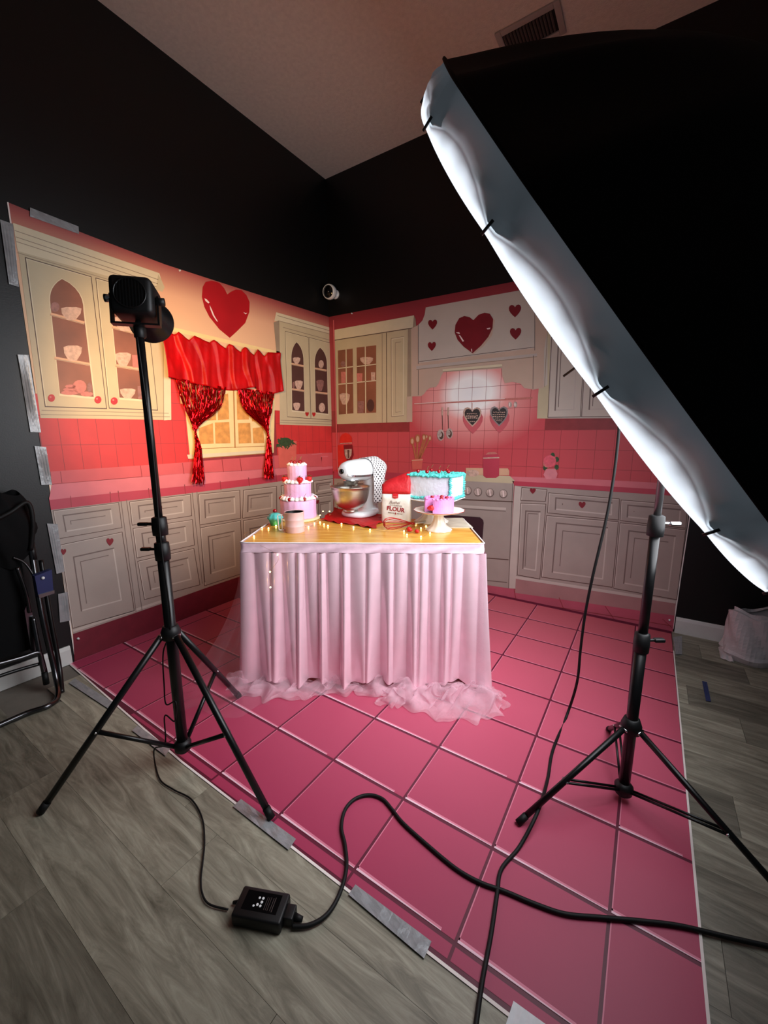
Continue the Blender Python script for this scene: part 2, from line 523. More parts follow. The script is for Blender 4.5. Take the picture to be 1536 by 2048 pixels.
def pdoor(wl, q, parent, layer=3, name='door', fill='print_grey', lite='print_grey_light', dark='print_grey_dark', iu=0.17, iv=0.17, panel=True, t=0.015):
    """printed raised-panel door: shadow line, face, groove, lit bevel, panel"""
    mb = MB()
    w = math.hypot(q[1][0] - q[0][0], q[1][1] - q[0][1]); h = math.hypot(q[3][0] - q[0][0], q[3][1] - q[0][1])
    a, b = 1.3 / w, 1.3 / h
    pf(mb, wl, q, 'print_line', layer)
    pf(mb, wl, sub(q, a, 1 - a, b, 1 - b), lite, layer + 0.4)
    pf(mb, wl, sub(q, 2.2 * a, 1 - a, 2.2 * b, 1 - b), fill, layer + 0.8)
    if panel:
        pf(mb, wl, sub(q, iu, 1 - iu, iv, 1 - iv), dark, layer + 1.2)
        pf(mb, wl, sub(q, iu + 2 * a, 1 - iu, iv + 2 * b, 1 - iv), lite, layer + 1.6)
        pf(mb, wl, sub(q, iu + 2 * a, 1 - iu - 2 * a, iv + 2 * b, 1 - iv - 2 * b), fill, layer + 2)
        g = 0.10
        pf(mb, wl, sub(q, iu + g, 1 - iu - g, iv + g * w / h, 1 - iv - g * w / h), dark, layer + 2.4)
        pf(mb, wl, sub(q, iu + g + 1.2 * a, 1 - iu - g, iv + g * w / h + 1.2 * b, 1 - iv - g * w / h), fill, layer + 2.8)
    return mb.build(name, parent)
HEART = [(0, 0.30), (-0.10, 0.44), (-0.26, 0.50), (-0.42, 0.44), (-0.50, 0.28), (-0.48, 0.08), (-0.36, -0.14), (-0.18, -0.34), (0, -0.50),
         (0.18, -0.34), (0.36, -0.14), (0.48, 0.08), (0.50, 0.28), (0.42, 0.44), (0.26, 0.50), (0.10, 0.44)]
def heart(cx, cy, w, h, tilt=0.0):
    return [(cx + x * w, cy - y * h + tilt * x * w) for x, y in HEART]
def ell(cx, cy, rx, ry, n=14, a0=0, a1=2 * PI):
    return [(cx + rx * math.cos(a0 + (a1 - a0) * k / n), cy + ry * math.sin(a0 + (a1 - a0) * k / n)) for k in range(n)]
def bowl_px(x0, y0, x1, y1):
    """bowl silhouette in a box"""
    w, h = x1 - x0, y1 - y0
    return [(x0, y0 + 0.1 * h), (x0 + 0.25 * w, y0), (x1 - 0.25 * w, y0), (x1, y0 + 0.12 * h), (x1 - 0.04 * w, y0 + 0.5 * h), (x1 - 0.2 * w, y0 + 0.82 * h), (x1 - 0.3 * w, y1), (x0 + 0.3 * w, y1), (x0 + 0.2 * w, y0 + 0.82 * h), (x0 + 0.04 * w, y0 + 0.5 * h)]
def cup_px(x0, y0, x1, y1):
    w = x1 - x0
    return [(x0, y0), (x1, y0), (x1 - 0.08 * w, y1), (x0 + 0.08 * w, y1)]

# ---- left wall sheet
sl = MB()
L_OUT = [WL(14, 404, 0.002), WL(170, 468, 0.002), WL(330, 529, 0.002), WL(500, 584, 0.002), Vector((0.002, -0.004, WL(655, 633, 0.002).z)), Vector((0.002, -0.004, 0.003)), WL(150, 1322, 0.002)]
L_OUT[-1].z = 0.003
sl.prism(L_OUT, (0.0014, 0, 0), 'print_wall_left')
BL = tag(sl.build('kitchen_backdrop'), 'printed kitchen backdrop with arched cabinets and big red heart taped to left wall', 'backdrop')
pp('L', 'cut_edge', [(14, 404), (17, 404), (34, 520), (31, 522)], 'sheet_edge', 1, BL)
pp('L', 'cut_edge', [(97, 955), (99, 955), (152, 1318), (150, 1322)], 'sheet_edge', 1, BL)
# printed tile splashback: grout ground, then each tile
tl = MB()
tl.add([(BASE, -2.29, 1.05), (BASE, -0.004, 1.05), (BASE, -0.004, 1.47), (BASE, -1.52, 1.47), (BASE, -1.52, 1.80), (BASE, -1.68, 1.80), (BASE, -1.68, 1.47), (BASE, -2.29, 1.47)],
       [(0, 1, 2, 7), (3, 4, 5, 6)], 'print_grout')
tl.build('grout', BL)
hl = [1.075, 1.213, 1.362, 1.47]
yv = -2.29
k = 0
vs_ = [-2.286] + [-2.202 + 0.0877 * i for i in range(25)] + [-0.006]
vs_ = [v for v in vs_ if v < -0.02] + [-0.006]
for i in range(len(vs_) - 1):
    a, b = vs_[i] + 0.0012, vs_[i + 1] - 0.0012
    if -1.47 < a and b < -0.66: continue          # behind the printed window and curtains
    for j in range(3):
        z0, z1 = hl[j] + 0.0012, hl[j + 1] - 0.0012
        xo = BASE + ST
        MB().face([(xo, a, z0), (xo, b, z0), (xo, b, z1), (xo, a, z1)], 'print_tile_red').build('printed_tile', BL)
for (a, b) in ((-1.676, -1.59), (-1.588, -1.524)):
    for (z0, z1) in ((1.472, 1.537), (1.539, 1.69), (1.692, 1.8)):
        xo = BASE + ST
        MB().face([(xo, a, z0), (xo, b, z0), (xo, b, z1), (xo, a, z1)], 'print_tile_red').build('printed_tile', BL)
# ledge, counter top, counter edge
c2 = K(300, 500, 4.042); c5 = K(0, 820, 3.657); c4 = K(380, 940, 4.518)
led = pp('L', 'printed_ledge', [(101, 943), (280, 931), (366, 925), (440, 919), (532, 912), (600, 908), (668, 905), (671, 932), (592, 935), (498, 941), (366, 948), (283, 954), (104, 969)], 'print_ledge', 2, BL)
for x0, y0, x1, y1 in ((121, 943, 124, 966), (281, 931, 284, 954), (365, 926, 368, 948), (444, 919, 447, 944), (480, 917, 483, 942)):
    pp('L', 'joint', stroke((x0, y0), (x1, y1), 1.2), 'print_grout', 3, led)
cnt = pp('L', 'printed_counter', [(104, 968), (283, 953), (366, 947), (498, 940), (592, 934), (672, 931), (668, 938), (600, 945), (500, 957), (383, 970), (237, 983), (98, 998)], 'print_counter', 2, BL)
ce = pp('L', 'printed_counter_edge', [(98, 996), (237, 981), (383, 968), (500, 955), (600, 943), (669, 935), (669, 949), (600, 957), (500, 971), (383, 986), (240, 1003), (102, 1020)], 'print_counter_edge', 3, BL)
for (a, b) in (((141, 992), (143, 1014)), ((220, 983), (222, 1005)), ((236, 981), (239, 1003)), ((297, 976), (299, 996)), ((369, 969), (371, 988)), ((440, 962), (442, 980)), ((497, 955), (499, 972)), ((552, 949), (554, 964))):
    pp('L', 'joint', stroke(a, b, 1.2), 'print_grout', 4, ce)
pp('L', 'edge_shine', [(98, 996), (237, 981), (383, 968), (500, 955), (600, 943), (669, 935), (669, 936.5), (600, 945), (500, 957.5), (383, 971), (237, 985), (99, 1000)], 'print_counter', 4, ce)

# printed base cabinets: carcass then drawer fronts and doors
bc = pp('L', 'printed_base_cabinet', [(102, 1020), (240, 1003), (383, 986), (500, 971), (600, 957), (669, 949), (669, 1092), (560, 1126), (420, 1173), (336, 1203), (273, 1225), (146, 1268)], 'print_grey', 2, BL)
pp('L', 'printed_toe_kick', [(146, 1268), (273, 1225), (336, 1203), (420, 1173), (560, 1126), (669, 1092), (668, 1165), (560, 1200), (420, 1245), (150, 1340)], 'print_toe', 2, BL)
pp('L', 'plinth_edge', stroke((146, 1262), (336, 1198), 5), 'print_grey_light', 3, bc)
for q in (c5((385, 735), (870, 675), (895, 862), (425, 945)), c5((945, 670), (1395, 615), (1405, 775), (965, 845)), c5((970, 865), (1410, 800), (1425, 990), (1000, 1085)), c5((1005, 1105), (1420, 1010), (1465, 1280), (1055, 1390)),
          c4((75, 215), (452, 180), (462, 438), (88, 500)), c4((480, 180), (785, 145), (787, 390), (474, 440)), c4((1115, 100), (1300, 75), (1300, 200), (1120, 230)), c4((820, 140), (1090, 105), (1095, 235), (830, 280))):
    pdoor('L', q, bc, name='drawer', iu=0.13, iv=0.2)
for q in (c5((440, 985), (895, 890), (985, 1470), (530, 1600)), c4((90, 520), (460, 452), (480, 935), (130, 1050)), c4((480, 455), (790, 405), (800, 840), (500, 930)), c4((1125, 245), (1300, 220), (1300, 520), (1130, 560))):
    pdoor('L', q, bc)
for (x, y, r) in ((220, 1084, 14), (319, 1017, 11), (634.5, 1004, 8), (127, 1104, 11)):
    pp('L', 'heart_knob', heart(x, y, r, r * 1.1), 'print_red_dark', 10, bc)
for (a, b) in ((c5((885, 665))[0], c5((995, 1475))[0]), (c5((925, 655))[0], c5((1040, 1470))[0]), (c5((1405, 600))[0], c5((1480, 1270))[0]), (c5((1440, 595))[0], c5((1500, 1260))[0])):
    pp('L', 'stile_line', stroke(a, b, 1.2), 'print_grey_dark', 4, bc)

# printed wall cabinet with two arched glass doors, far left
c1 = K(0, 380, 4.2667)
wc = MB()
pf(wc, 'L', [(35, 490), (315, 578), (342, 840), (81, 836)], 'print_cream', 2)
pf(wc, 'L', c1((110, 280), (1360, 710), (1375, 760), (1330, 850), (150, 520)), 'print_cream_light', 3)
for (a, b) in (((125, 345), (1350, 765)), ((135, 400), (1345, 800)), ((140, 440), (1335, 825)), ((150, 535), (1320, 880)), ((355, 1880), (1440, 1905)), ((350, 1915), (1450, 1935))):
    A, B = c1(a, b); pf(wc, 'L', stroke(A, B, 1.3), 'print_cream_dark', 4)
pf(wc, 'L', c1((1350, 720), (1375, 760), (1405, 830), (1385, 870), (1330, 850)), 'print_cream', 4)
pf(wc, 'L', c1((1395, 1150), (1450, 1160), (1462, 1960), (1400, 1965)), 'print_cream_light', 3)
pf(wc, 'L', stroke(*c1((1392, 1150), (1398, 1965)), 1.2), 'print_cream_dark', 4)
WC1 = wc.build('printed_wall_cabinet', BL)
def arch_door(wl, q, arch, shelves, items, parent, dark='print_glass'):
    mb = MB()
    pf(mb, wl, q, 'print_line', 5); a = 0.012
    pf(mb, wl, sub(q, a, 1 - a, a * 0.5, 1 - a * 0.5), 'print_cream_light', 5.4)
    pf(mb, wl, sub(q, 0.03, 1 - a, 0.012, 1 - a * 0.5), 'print_cream', 5.8)
    mb.build('door', parent)
    cx = sum(p[0] for p in arch) / len(arch); cy = sum(p[1] for p in arch) / len(arch)
    pp(wl, 'arch_rim', [(cx + (x - cx) * 1.07, cy + (y - cy) * 1.025) for x, y in arch], 'print_cream_light', 6.5, parent)
    pp(wl, 'arched_glass', arch, dark, 7, parent)
    for (a, b, t) in shelves:
        pp(wl, 'shelf', stroke(a, b, t), 'print_shelf', 8, parent)
        pp(wl, 'shelf_edge', stroke((a[0], a[1] + t * 0.3), (b[0], b[1] + t * 0.3), t * 0.22), 'print_cream_dark', 9, parent)
    for (kind, x0, y0, x1, y1, m) in items:
        nm = {'b': 'printed_bowl', 'c': 'printed_cup', 'e': 'printed_pot', 'p': 'printed_plates'}[kind]
        pts = bowl_px(x0, y0, x1, y1) if kind == 'b' else cup_px(x0, y0, x1, y1) if kind == 'c' else ell((x0 + x1) / 2, (y0 + y1) / 2, (x1 - x0) / 2, (y1 - y0) / 2)
        pp(wl, nm, pts, m, 9.5, parent)
def arch(apex, l1, bl, br, r1):
    """pointed arch outline"""
    def side(p, q):
        o = []
        for k in range(1, 6):
            t = k / 6; x = p[0] + (q[0] - p[0]) * (1 - (1 - t) ** 2.3); y = p[1] + (q[1] - p[1]) * t ** 1.15
            o.append((x, y))
        return o
    return [apex] + side(apex, r1) + [r1, br, bl, l1] + list(reversed(side(apex, l1)))
arch_door('L', [(50, 514), (183, 553), (214, 818), (90, 814)], arch((124, 558), (100, 600), (120, 787), (187.5, 794), (167, 622)),
          [((101, 628), (169, 646), 6), ((109, 716), (180, 729), 6)],
          [('b', 122, 614, 163, 640, 'print_china'), ('e', 101, 604, 119, 624, 'print_china_dark'), ('b', 127, 691, 164, 722, 'print_china'),
           ('e', 145, 760, 173, 787, 'print_china_pink'), ('e', 122, 781, 157, 790, 'print_china_pink'), ('e', 126, 775, 155, 783, 'print_china_pink'), ('e', 130, 769, 152, 777, 'print_china_pink'), ('e', 161, 783, 186, 793, 'print_china_pink'), ('e', 174, 765, 184, 785, 'print_china_dark')], WC1)
arch_door('L', [(191, 555), (291, 584), (316, 821), (218, 817)], arch((241, 590), (223, 625), (239, 795), (291, 799.5), (276, 636)),
          [((224, 654), (280, 668), 6), ((231, 731), (286, 740), 6)],
          [('b', 228, 632, 274, 662, 'print_china'), ('b', 231, 705, 262, 733, 'print_china'), ('c', 264, 710, 282, 735, 'print_china_pink'), ('b', 240, 777, 271, 797, 'print_china'), ('c', 275, 772, 288, 798, 'print_china_dark')], WC1)
for (x, y) in ((103, 796), (196, 799.5), (228.5, 802)):
    pp('L', 'round_knob', ell(x, y, 7, 7.5), 'print_red', 10, WC1)
    pp('L', 'knob_shine', ell(x - 2, y - 2, 2, 2), 'print_china_pink', 11, WC1)

# printed wall cabinet by the corner
wc = MB()
pf(wc, 'L', c2((1045, 570), (1500, 690), (1500, 1425), (1050, 1412)), 'print_cream', 2)
pf(wc, 'L', c2((1000, 585), (1045, 570), (1050, 830), (1022, 830)), 'print_cream_dark', 3)
pf(wc, 'L', c2((1020, 503), (1490, 640), (1490, 690), (1050, 575), (1005, 575)), 'print_cream_light', 3)
for (a, b) in (((1030, 530), (1490, 665)), ((1048, 575), (1490, 690)), ((1075, 625), (1490, 740)), ((1055, 1375), (1495, 1390)), ((1052, 1395), (1495, 1410))):
    A, B = c2(a, b); pf(wc, 'L', stroke(A, B, 1.2), 'print_cream_dark', 4)
WC2 = wc.build('printed_wall_cabinet', BL)
def c2i(kind, x0, y0, x1, y1, m):
    (a, b), (c, d) = c2((x0, y0), (x1, y1)); return (kind, a, b, c, d, m)
A = c2((1185, 745), (1143, 880), (1150, 1295), (1250, 1305), (1241, 905))
arch_door('L', c2((1092, 655), (1282, 705), (1300, 1365), (1110, 1350)), arch(*A),
          [(*c2((1143, 920), (1243, 940)), 4), (*c2((1148, 1125), (1249, 1140)), 4)],
          [c2i('b', 1155, 868, 1215, 920, 'print_china'), c2i('b', 1170, 1055, 1235, 1125, 'print_china'), c2i('e', 1150, 1065, 1170, 1120, 'print_china_dark'), c2i('b', 1158, 1235, 1215, 1295, 'print_china')], WC2, 'print_glass_dark')
A = c2((1375, 790), (1332, 915), (1340, 1312), (1440, 1325), (1430, 930))
arch_door('L', c2((1285, 705), (1472, 755), (1485, 1378), (1303, 1365)), arch(*A),
          [(*c2((1333, 958), (1427, 975)), 4), (*c2((1338, 1150), (1434, 1162)), 4)],
          [c2i('e', 1362, 890, 1405, 955, 'print_china'), c2i('b', 1345, 1050, 1405, 1140, 'print_china_dark'), c2i('e', 1365, 1235, 1415, 1312, 'print_china')], WC2, 'print_glass_dark')
for (x, y) in ((1270, 1328), (1325, 1330)):
    (a, b), = c2((x, y)); pp('L', 'heart_knob', heart(a, b, 7, 9), 'print_red', 10, WC2)

# printed window with golden panes
wf = MB()
pf(wf, 'L', c2((260, 1040), (1010, 1180), (1000, 1640), (325, 1690)), 'print_window_frame', 3)
pf(wf, 'L', c2((80, 600), (1050, 822), (1050, 850), (80, 635)), 'print_window_frame', 3)
pf(wf, 'L', c2((300, 1655), (950, 1618), (955, 1640), (310, 1688)), 'print_cream_light', 4)
pf(wf, 'L', stroke(*c2((400, 1606), (930, 1585)), 1.2), 'print_window_line', 5)
pf(wf, 'L', stroke(*c2((676, 1120), (688, 1600)), 2.4), 'print_window_line', 5)
pf(wf, 'L', stroke(*c2((325, 1690), (960, 1642)), 1.4), 'print_window_line', 5)
WIN = wf.build('printed_window', BL)
for q in (((525, 1395), (640, 1390), (650, 1562), (530, 1565)), ((395, 1440), (508, 1400), (515, 1565), (402, 1570)), ((545, 1180), (632, 1160), (640, 1368), (550, 1375)), ((430, 1200), (528, 1185), (535, 1375), (440, 1380)),
          ((712, 1400), (810, 1398), (820, 1560), (718, 1565)), ((830, 1440), (915, 1430), (925, 1560), (836, 1562)), ((700, 1150), (790, 1160), (800, 1370), (706, 1372)), ((815, 1165), (900, 1170), (905, 1390), (825, 1385))):
    pp('L', 'printed_pane', c2(*q), 'print_pane', 6, WIN)

# printed hearts, plant and canisters
HT = pp('L', 'printed_heart', c2((625, 360), (600, 310), (560, 265), (500, 248), (450, 258), (426, 300), (420, 380), (440, 460), (480, 540), (560, 640), (645, 710), (700, 660), (770, 590), (803, 500), (805, 420), (780, 365), (740, 325), (695, 320), (650, 340)), 'print_red_heart', 4, BL)
pp('L', 'heart_shine', c2((440, 390), (460, 400), (482, 425), (472, 432), (448, 412)), 'print_shine', 5, HT)
pp('L', 'heart_shine', c2((482, 445), (500, 480), (520, 530), (550, 580), (538, 575), (508, 530), (488, 480)), 'print_shine', 5, HT)
pp('L', 'heart_shine', c2((755, 503), (772, 510), (788, 508), (772, 520)), 'print_shine', 5, HT)
pl = pp('L', 'printed_pot', c2((1035, 1600), (1070, 1570), (1150, 1545), (1185, 1545), (1180, 1750), (1045, 1760)), 'print_pot', 4, BL)
lf = MB()
pf(lf, 'L', ell(*c2((1094, 1552))[0], 13, 9), 'print_leaf', 4.6)
for k in range(46):
    x, y = 1030 + random.random() * 130, 1515 + random.random() * 70
    (a, b), = c2((x, y)); ang = random.uniform(0.6, 2.5); L = random.uniform(6, 11)
    pf(lf, 'L', [(a - 2.4, b), (a, b - 1.5), (a + 2.4, b), (a + math.cos(ang) * L, b + math.sin(ang) * L)], 'print_leaf', 5 + k * 0.02)
lf.build('foliage', pl)
for q in (((1305, 1655), (1390, 1645), (1388, 1745), (1308, 1750)), ((1383, 1672), (1440, 1668), (1432, 1752), (1392, 1755))):
    o = pp('L', 'printed_canister', c2(*q), 'print_ledge', 4, BL)
    pp('L', 'rim', stroke(c2(q[0])[0], c2(q[1])[0], 1.6), 'print_counter', 5, o)

# ---- right wall sheet
c3 = K(640, 560, 5.12); c4r = K(800, 560, 3.339); c7 = K(900, 900, 2.415)
sr = MB()
tr = WR(1040, 561, 0.002); xr = WR(1377, 1000, 0.002).x
R_OUT = [Vector((0.004, -0.002, WL(655, 633).z)), tr, Vector((xr + 0.02, -0.002, tr.z + 0.01)), Vector((xr, -0.002, 0.9)), Vector((xr - 0.004, -0.002, 0.003)), Vector((0.004, -0.002, 0.003))]
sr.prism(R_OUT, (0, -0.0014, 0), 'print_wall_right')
BR = tag(sr.build('kitchen_backdrop'), 'printed kitchen backdrop with range hood, stove and small hearts on right wall', 'backdrop')
pp('R', 'cut_edge', [(1382, 1010), (1384, 1010), (1347, 1258), (1344, 1258)], 'sheet_edge', 1, BR)
g = MB()
g.add([(0.004, -BASE, 0.9), (xr - 0.02, -BASE, 0.9), (xr - 0.02, -BASE, 1.5), (0.9, -BASE, 1.5), (0.9, -BASE, 1.85), (1.9, -BASE, 1.85), (1.9, -BASE, 1.5), (0.004, -BASE, 1.5)], [(0, 1, 2, 7), (3, 6, 5, 4)], 'print_grout')
g.build('grout', BR)
vx = [0.006] + [0.1 + 0.1105 * i for i in range(25)]
vx = [v for v in vx if v < xr - 0.03] + [xr - 0.02]
hz = [0.92, 1.035, 1.163, 1.297, 1.46, 1.624, 1.79]
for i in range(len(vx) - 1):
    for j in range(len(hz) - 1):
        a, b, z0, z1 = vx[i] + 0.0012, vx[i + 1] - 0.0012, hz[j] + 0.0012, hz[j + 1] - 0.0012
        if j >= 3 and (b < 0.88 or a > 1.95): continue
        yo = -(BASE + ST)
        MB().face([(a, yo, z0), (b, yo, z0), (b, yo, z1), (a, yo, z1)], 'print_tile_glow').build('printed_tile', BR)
# wall cabinet by the corner
wc = MB()
pf(wc, 'R', c3((140, 620), (900, 500), (945, 480), (945, 1452), (160, 1476)), 'print_cream', 2)
pf(wc, 'R', c3((140, 512), (962, 362), (975, 470), (945, 490), (140, 618)), 'print_cream_light', 3)
pf(wc, 'R', stroke(*c3((140, 618), (945, 492)), 1.6), 'print_line', 4)
pf(wc, 'R', c3((962, 362), (978, 400), (985, 475), (950, 488)), 'print_cream_dark', 4)
pf(wc, 'R', stroke(*c3((680, 540), (683, 1460)), 1.2), 'print_line', 4)
pf(wc, 'R', stroke(*c3((636, 548), (637, 1460)), 1.2), 'print_cream_dark', 4)
pf(wc, 'R', c3((900, 500), (930, 495), (932, 1190), (893, 1195)), 'print_cream_dark', 4)
pf(wc, 'R', c3((890, 1196), (945, 1190), (943, 1450), (888, 1456)), 'print_hood_warm', 5)
WC3 = wc.build('printed_wall_cabinet', BR)
def muntin_glass(gl, vl, hs):
    pp('R', 'glass', c3(*gl), 'print_glass', 5, WC3)
    for a, b in vl + hs:
        pp('R', 'muntin', stroke(*c3(a, b), 1.9), 'print_cream_light', 8, WC3)
muntin_glass(((183, 722), (335, 702), (342, 1365), (192, 1378)), [((267, 712), (272, 1372))], [((186, 906), (338, 887)), ((188, 1068), (340, 1055))])
muntin_glass(((375, 692), (575, 668), (575, 1358), (382, 1365)), [((463, 680), (468, 1362))], [((377, 886), (575, 862)), ((379, 1048), (575, 1030))])
for (k, x0, y0, x1, y1, m) in (('b', 410, 790, 545, 862, 'print_china'), ('c', 215, 940, 265, 1055, 'print_china_pink'), ('c', 375, 955, 435, 1040, 'print_china_pink'), ('c', 522, 945, 565, 1030, 'print_china'), ('b', 200, 1160, 305, 1275, 'print_china'), ('c', 383, 1240, 450, 1360, 'print_china_dark'), ('e', 480, 1220, 555, 1350, 'print_glass_dark'), ('e', 210, 830, 265, 890, 'print_china_dark')):
    (a, b), (c, d) = c3((x0, y0), (x1, y1))
    pts = bowl_px(a, b, c, d) if k == 'b' else cup_px(a, b, c, d) if k == 'c' else ell((a + c) / 2, (b + d) / 2, (c - a) / 2, (d - b) / 2)
    pp('R', 'printed_bowl' if k == 'b' else 'printed_cup', pts, m, 6.5, WC3)
dr = MB()
for q, m, l in ((((725, 598), (862, 575), (856, 1392), (730, 1402)), 'print_cream_dark', 5), (((732, 603), (862, 580), (856, 1385), (735, 1395)), 'print_cream_light', 5.4), (((740, 610), (852, 592), (848, 1378), (745, 1390)), 'print_cream', 5.8), (((768, 640), (832, 630), (828, 1350), (772, 1358)), 'print_cream_dark', 6.2), (((773, 645), (832, 636), (828, 1346), (776, 1352)), 'print_cream', 6.6)):
    pf(dr, 'R', c3(*q), m, l)
dr.build('door', WC3)
# range hood with hearts
hd = MB()
pf(hd, 'R', c4r((75, 325), (122, 300), (122, 600), (78, 778)), 'print_hood_warm', 5)
pf(hd, 'R', c4r((890, 190), (985, 330), (960, 480), (890, 500)), 'print_hood_warm', 5)
pf(hd, 'R', c4r((172, 183), (850, 60), (905, 150), (900, 468), (122, 568), (122, 300), (150, 270), (165, 230)), 'print_hood', 6)
pf(hd, 'R', c4r((80, 560), (890, 455), (962, 440), (960, 720), (890, 732), (830, 722), (805, 692), (750, 680), (700, 690), (683, 640), (680, 590), (290, 615), (275, 640), (258, 690), (240, 715), (200, 720), (180, 735), (160, 762), (140, 776), (76, 778)), 'print_hood_warm', 7)
pf(hd, 'R', c4r((108, 575), (915, 490), (915, 508), (110, 596)), 'print_grey_light', 8)
pf(hd, 'R', stroke(*c4r((110, 598), (915, 512)), 1.3), 'print_cream_dark', 9)
pf(hd, 'R', c4r((285, 596), (680, 562), (682, 578), (285, 612)), 'print_cream_light', 9)
pf(hd, 'R', stroke(*c4r((285, 612), (682, 580)), 1.0), 'print_cream_dark', 10)
for a, b in (((122, 300), (122, 560)), ((900, 180), (900, 470)), ((890, 505), (888, 728)), ((122, 600), (122, 770)), ((128, 545), (898, 448))):
    pf(hd, 'R', stroke(*c4r(a, b), 1.1), 'print_grey_dark', 9)
HOOD = hd.build('printed_range_hood', BR)
bh = pp('R', 'printed_heart', c4r((490, 268), (465, 248), (430, 240), (395, 255), (370, 300), (365, 350), (385, 400), (425, 445), (485, 489), (540, 440), (590, 380), (618, 320), (622, 260), (600, 225), (565, 218), (525, 232)), 'print_red_dark', 11, HOOD)
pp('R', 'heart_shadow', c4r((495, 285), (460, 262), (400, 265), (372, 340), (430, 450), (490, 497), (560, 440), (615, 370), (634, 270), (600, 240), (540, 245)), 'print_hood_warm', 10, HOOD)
for q in (((372, 350), (395, 348), (400, 360), (388, 358)), ((392, 368), (402, 370), (428, 408), (418, 412)), ((578, 322), (604, 318), (600, 328), (584, 330)), ((474, 462), (480, 458), (482, 478), (478, 480))):
    o = pp('R', 'heart_shine', c4r(*q), 'print_shine', 12, HOOD)
for (x, y, w_, h_) in ((218, 298, 60, 66), (213, 444, 54, 60), (768, 207, 82, 84), (772, 359, 76, 78)):
    (a, b), = c4r((x, y)); pp('R', 'printed_heart', heart(a, b, w_ / 3.339, h_ / 3.339, -0.06), 'print_red_dark', 11, HOOD)
# rail, utensils, chalk hearts
RAIL = pp('R', 'printed_rail', c4r((95, 824), (885, 781), (888, 794), (95, 834)), 'print_china_pink', 8, BR)
pp('R', 'rail_shine', stroke(*c4r((95, 826), (700, 793)), 1.0), 'print_shine', 9, RAIL)
for (hx, top, bx, by, r) in ((283, 850, 272, 1035, 24), (322, 850, 330, 1025, 22)):
    s = MB()
    pf(s, 'R', stroke(*c4r((hx, 850), (hx - 1, 905)), 3.4), 'print_china', 9)
    pf(s, 'R', stroke(*c4r((hx - 1, 900), (hx + 2, 1000)), 1.3), 'print_line', 9)
    (a, b), = c4r((bx, by)); pf(s, 'R', ell(a, b, r / 3.339, 1.6 * r / 3.339), 'print_silver', 9.5)
    pf(s, 'R', ell(a + 1, b + 1, r / 5.6, 1.1 * r / 3.339), 'print_line', 10); pf(s, 'R', ell(a - 1, b - 1, r / 7, 0.7 * r / 3.339), 'print_silver', 10.5)
    s.build('printed_ladle', BR)
for (x, y, w_, h_, rim, n) in ((483, 915, 122, 132, 'print_china', 4), (662, 910, 120, 134, 'print_slate_rim', 5)):
    (a, b), = c4r((x, y)); s = MB(); w_ /= 3.339; h_ /= 3.339
    pf(s, 'R', heart(a, b, w_, h_), rim, 9); pf(s, 'R', heart(a, b, w_ * 0.84, h_ * 0.84), 'print_slate', 10)
    pf(s, 'R', stroke((a, b - h_ * 0.3), (a, b - h_ * 0.72), 1.0), 'print_china', 9)
    rows = ((-6.5, 11), (-2, 13), (2, 14), (9.5, 6)) if n == 4 else ((-8, 12), (-3.5, 13), (1, 13), (5.5, 9), (9, 6))
    for dy, hw in rows:
        for q in range(int(hw / 2)):
            x0 = a - hw + q * 4.2; pf(s, 'R', stroke((x0, b + dy + random.uniform(-0.6, 0.6)), (x0 + 3.2, b + dy + random.uniform(-0.6, 0.6)), 2.0 if abs(dy) < 3 else 1.3), 'print_china', 11)
    s.build('printed_chalk_heart', BR)
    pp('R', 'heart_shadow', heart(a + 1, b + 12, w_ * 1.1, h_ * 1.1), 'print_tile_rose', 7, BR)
for x in (735, 771):
    s = MB(); (a, b), = c4r((x, 832)); pf(s, 'R', ell(a, b, 3.6, 6), 'print_silver', 9); pf(s, 'R', ell(a - 1, b, 1.2, 4), 'print_shine', 10); s.build('printed_hook', BR)
s = MB()
for (x0, y0, x1, y1, r) in ((82, 1075, 108, 1200, 4.6), (118, 1060, 112, 1200, 5.4), (160, 1050, 122, 1200, 4.0), (200, 1055, 130, 1200, 3.4), (178, 1045, 126, 1200, 2.4)):
    A, B = c4r((x0, y0), (x1, y1)); pf(s, 'R', stroke(A, B, 3.4), 'print_wood', 8); pf(s, 'R', ell(A[0], A[1], r, r * 1.7), 'print_wood', 8.5)
    pf(s, 'R', ell(A[0], A[1] + 0.5, r * 0.55, r * 1.1), 'print_shelf', 9)
s.build('printed_wooden_spoons', BR)
o = pp('R', 'printed_spoon_crock', c4r((78, 1198), (152, 1192), (146, 1262), (82, 1266)), 'print_pot', 9, BR)
pp('R', 'rim', stroke(*c4r((78, 1206), (152, 1200)), 1.6), 'print_shelf', 10, o)
o = pp('R', 'printed_canister', c4r((553, 1182), (570, 1165), (650, 1162), (664, 1178), (662, 1308), (640, 1322), (575, 1322), (556, 1308)), 'print_counter_edge', 9, BR)
pp('R', 'lid', c4r((570, 1166), (590, 1150), (635, 1148), (652, 1162)), 'print_china_pink', 10, o)
pp('R', 'rim', stroke(*c4r((555, 1190), (663, 1186)), 2.4), 'print_china', 10, o)
pp('R', 'printed_plates', ell(*c4r((485, 1290))[0], 13, 7), 'print_china', 8, BR)
pp('R', 'printed_backplate', c4r((440, 1255), (720, 1258), (730, 1275), (728, 1305), (440, 1300)), 'print_shelf', 7, BR)
s = MB()
for (x, y, r, m) in ((1000, 1210, 13, 'print_rose_pink'), (985, 1225, 9, 'print_china_pink'), (1015, 1200, 8, 'print_china_pink'), (1002, 1212, 5, 'print_red')):
    (a, b), = c4r((x, y)); pf(s, 'R', ell(a, b, r, r * 0.95, 9), m, 9 + r * 0.03)
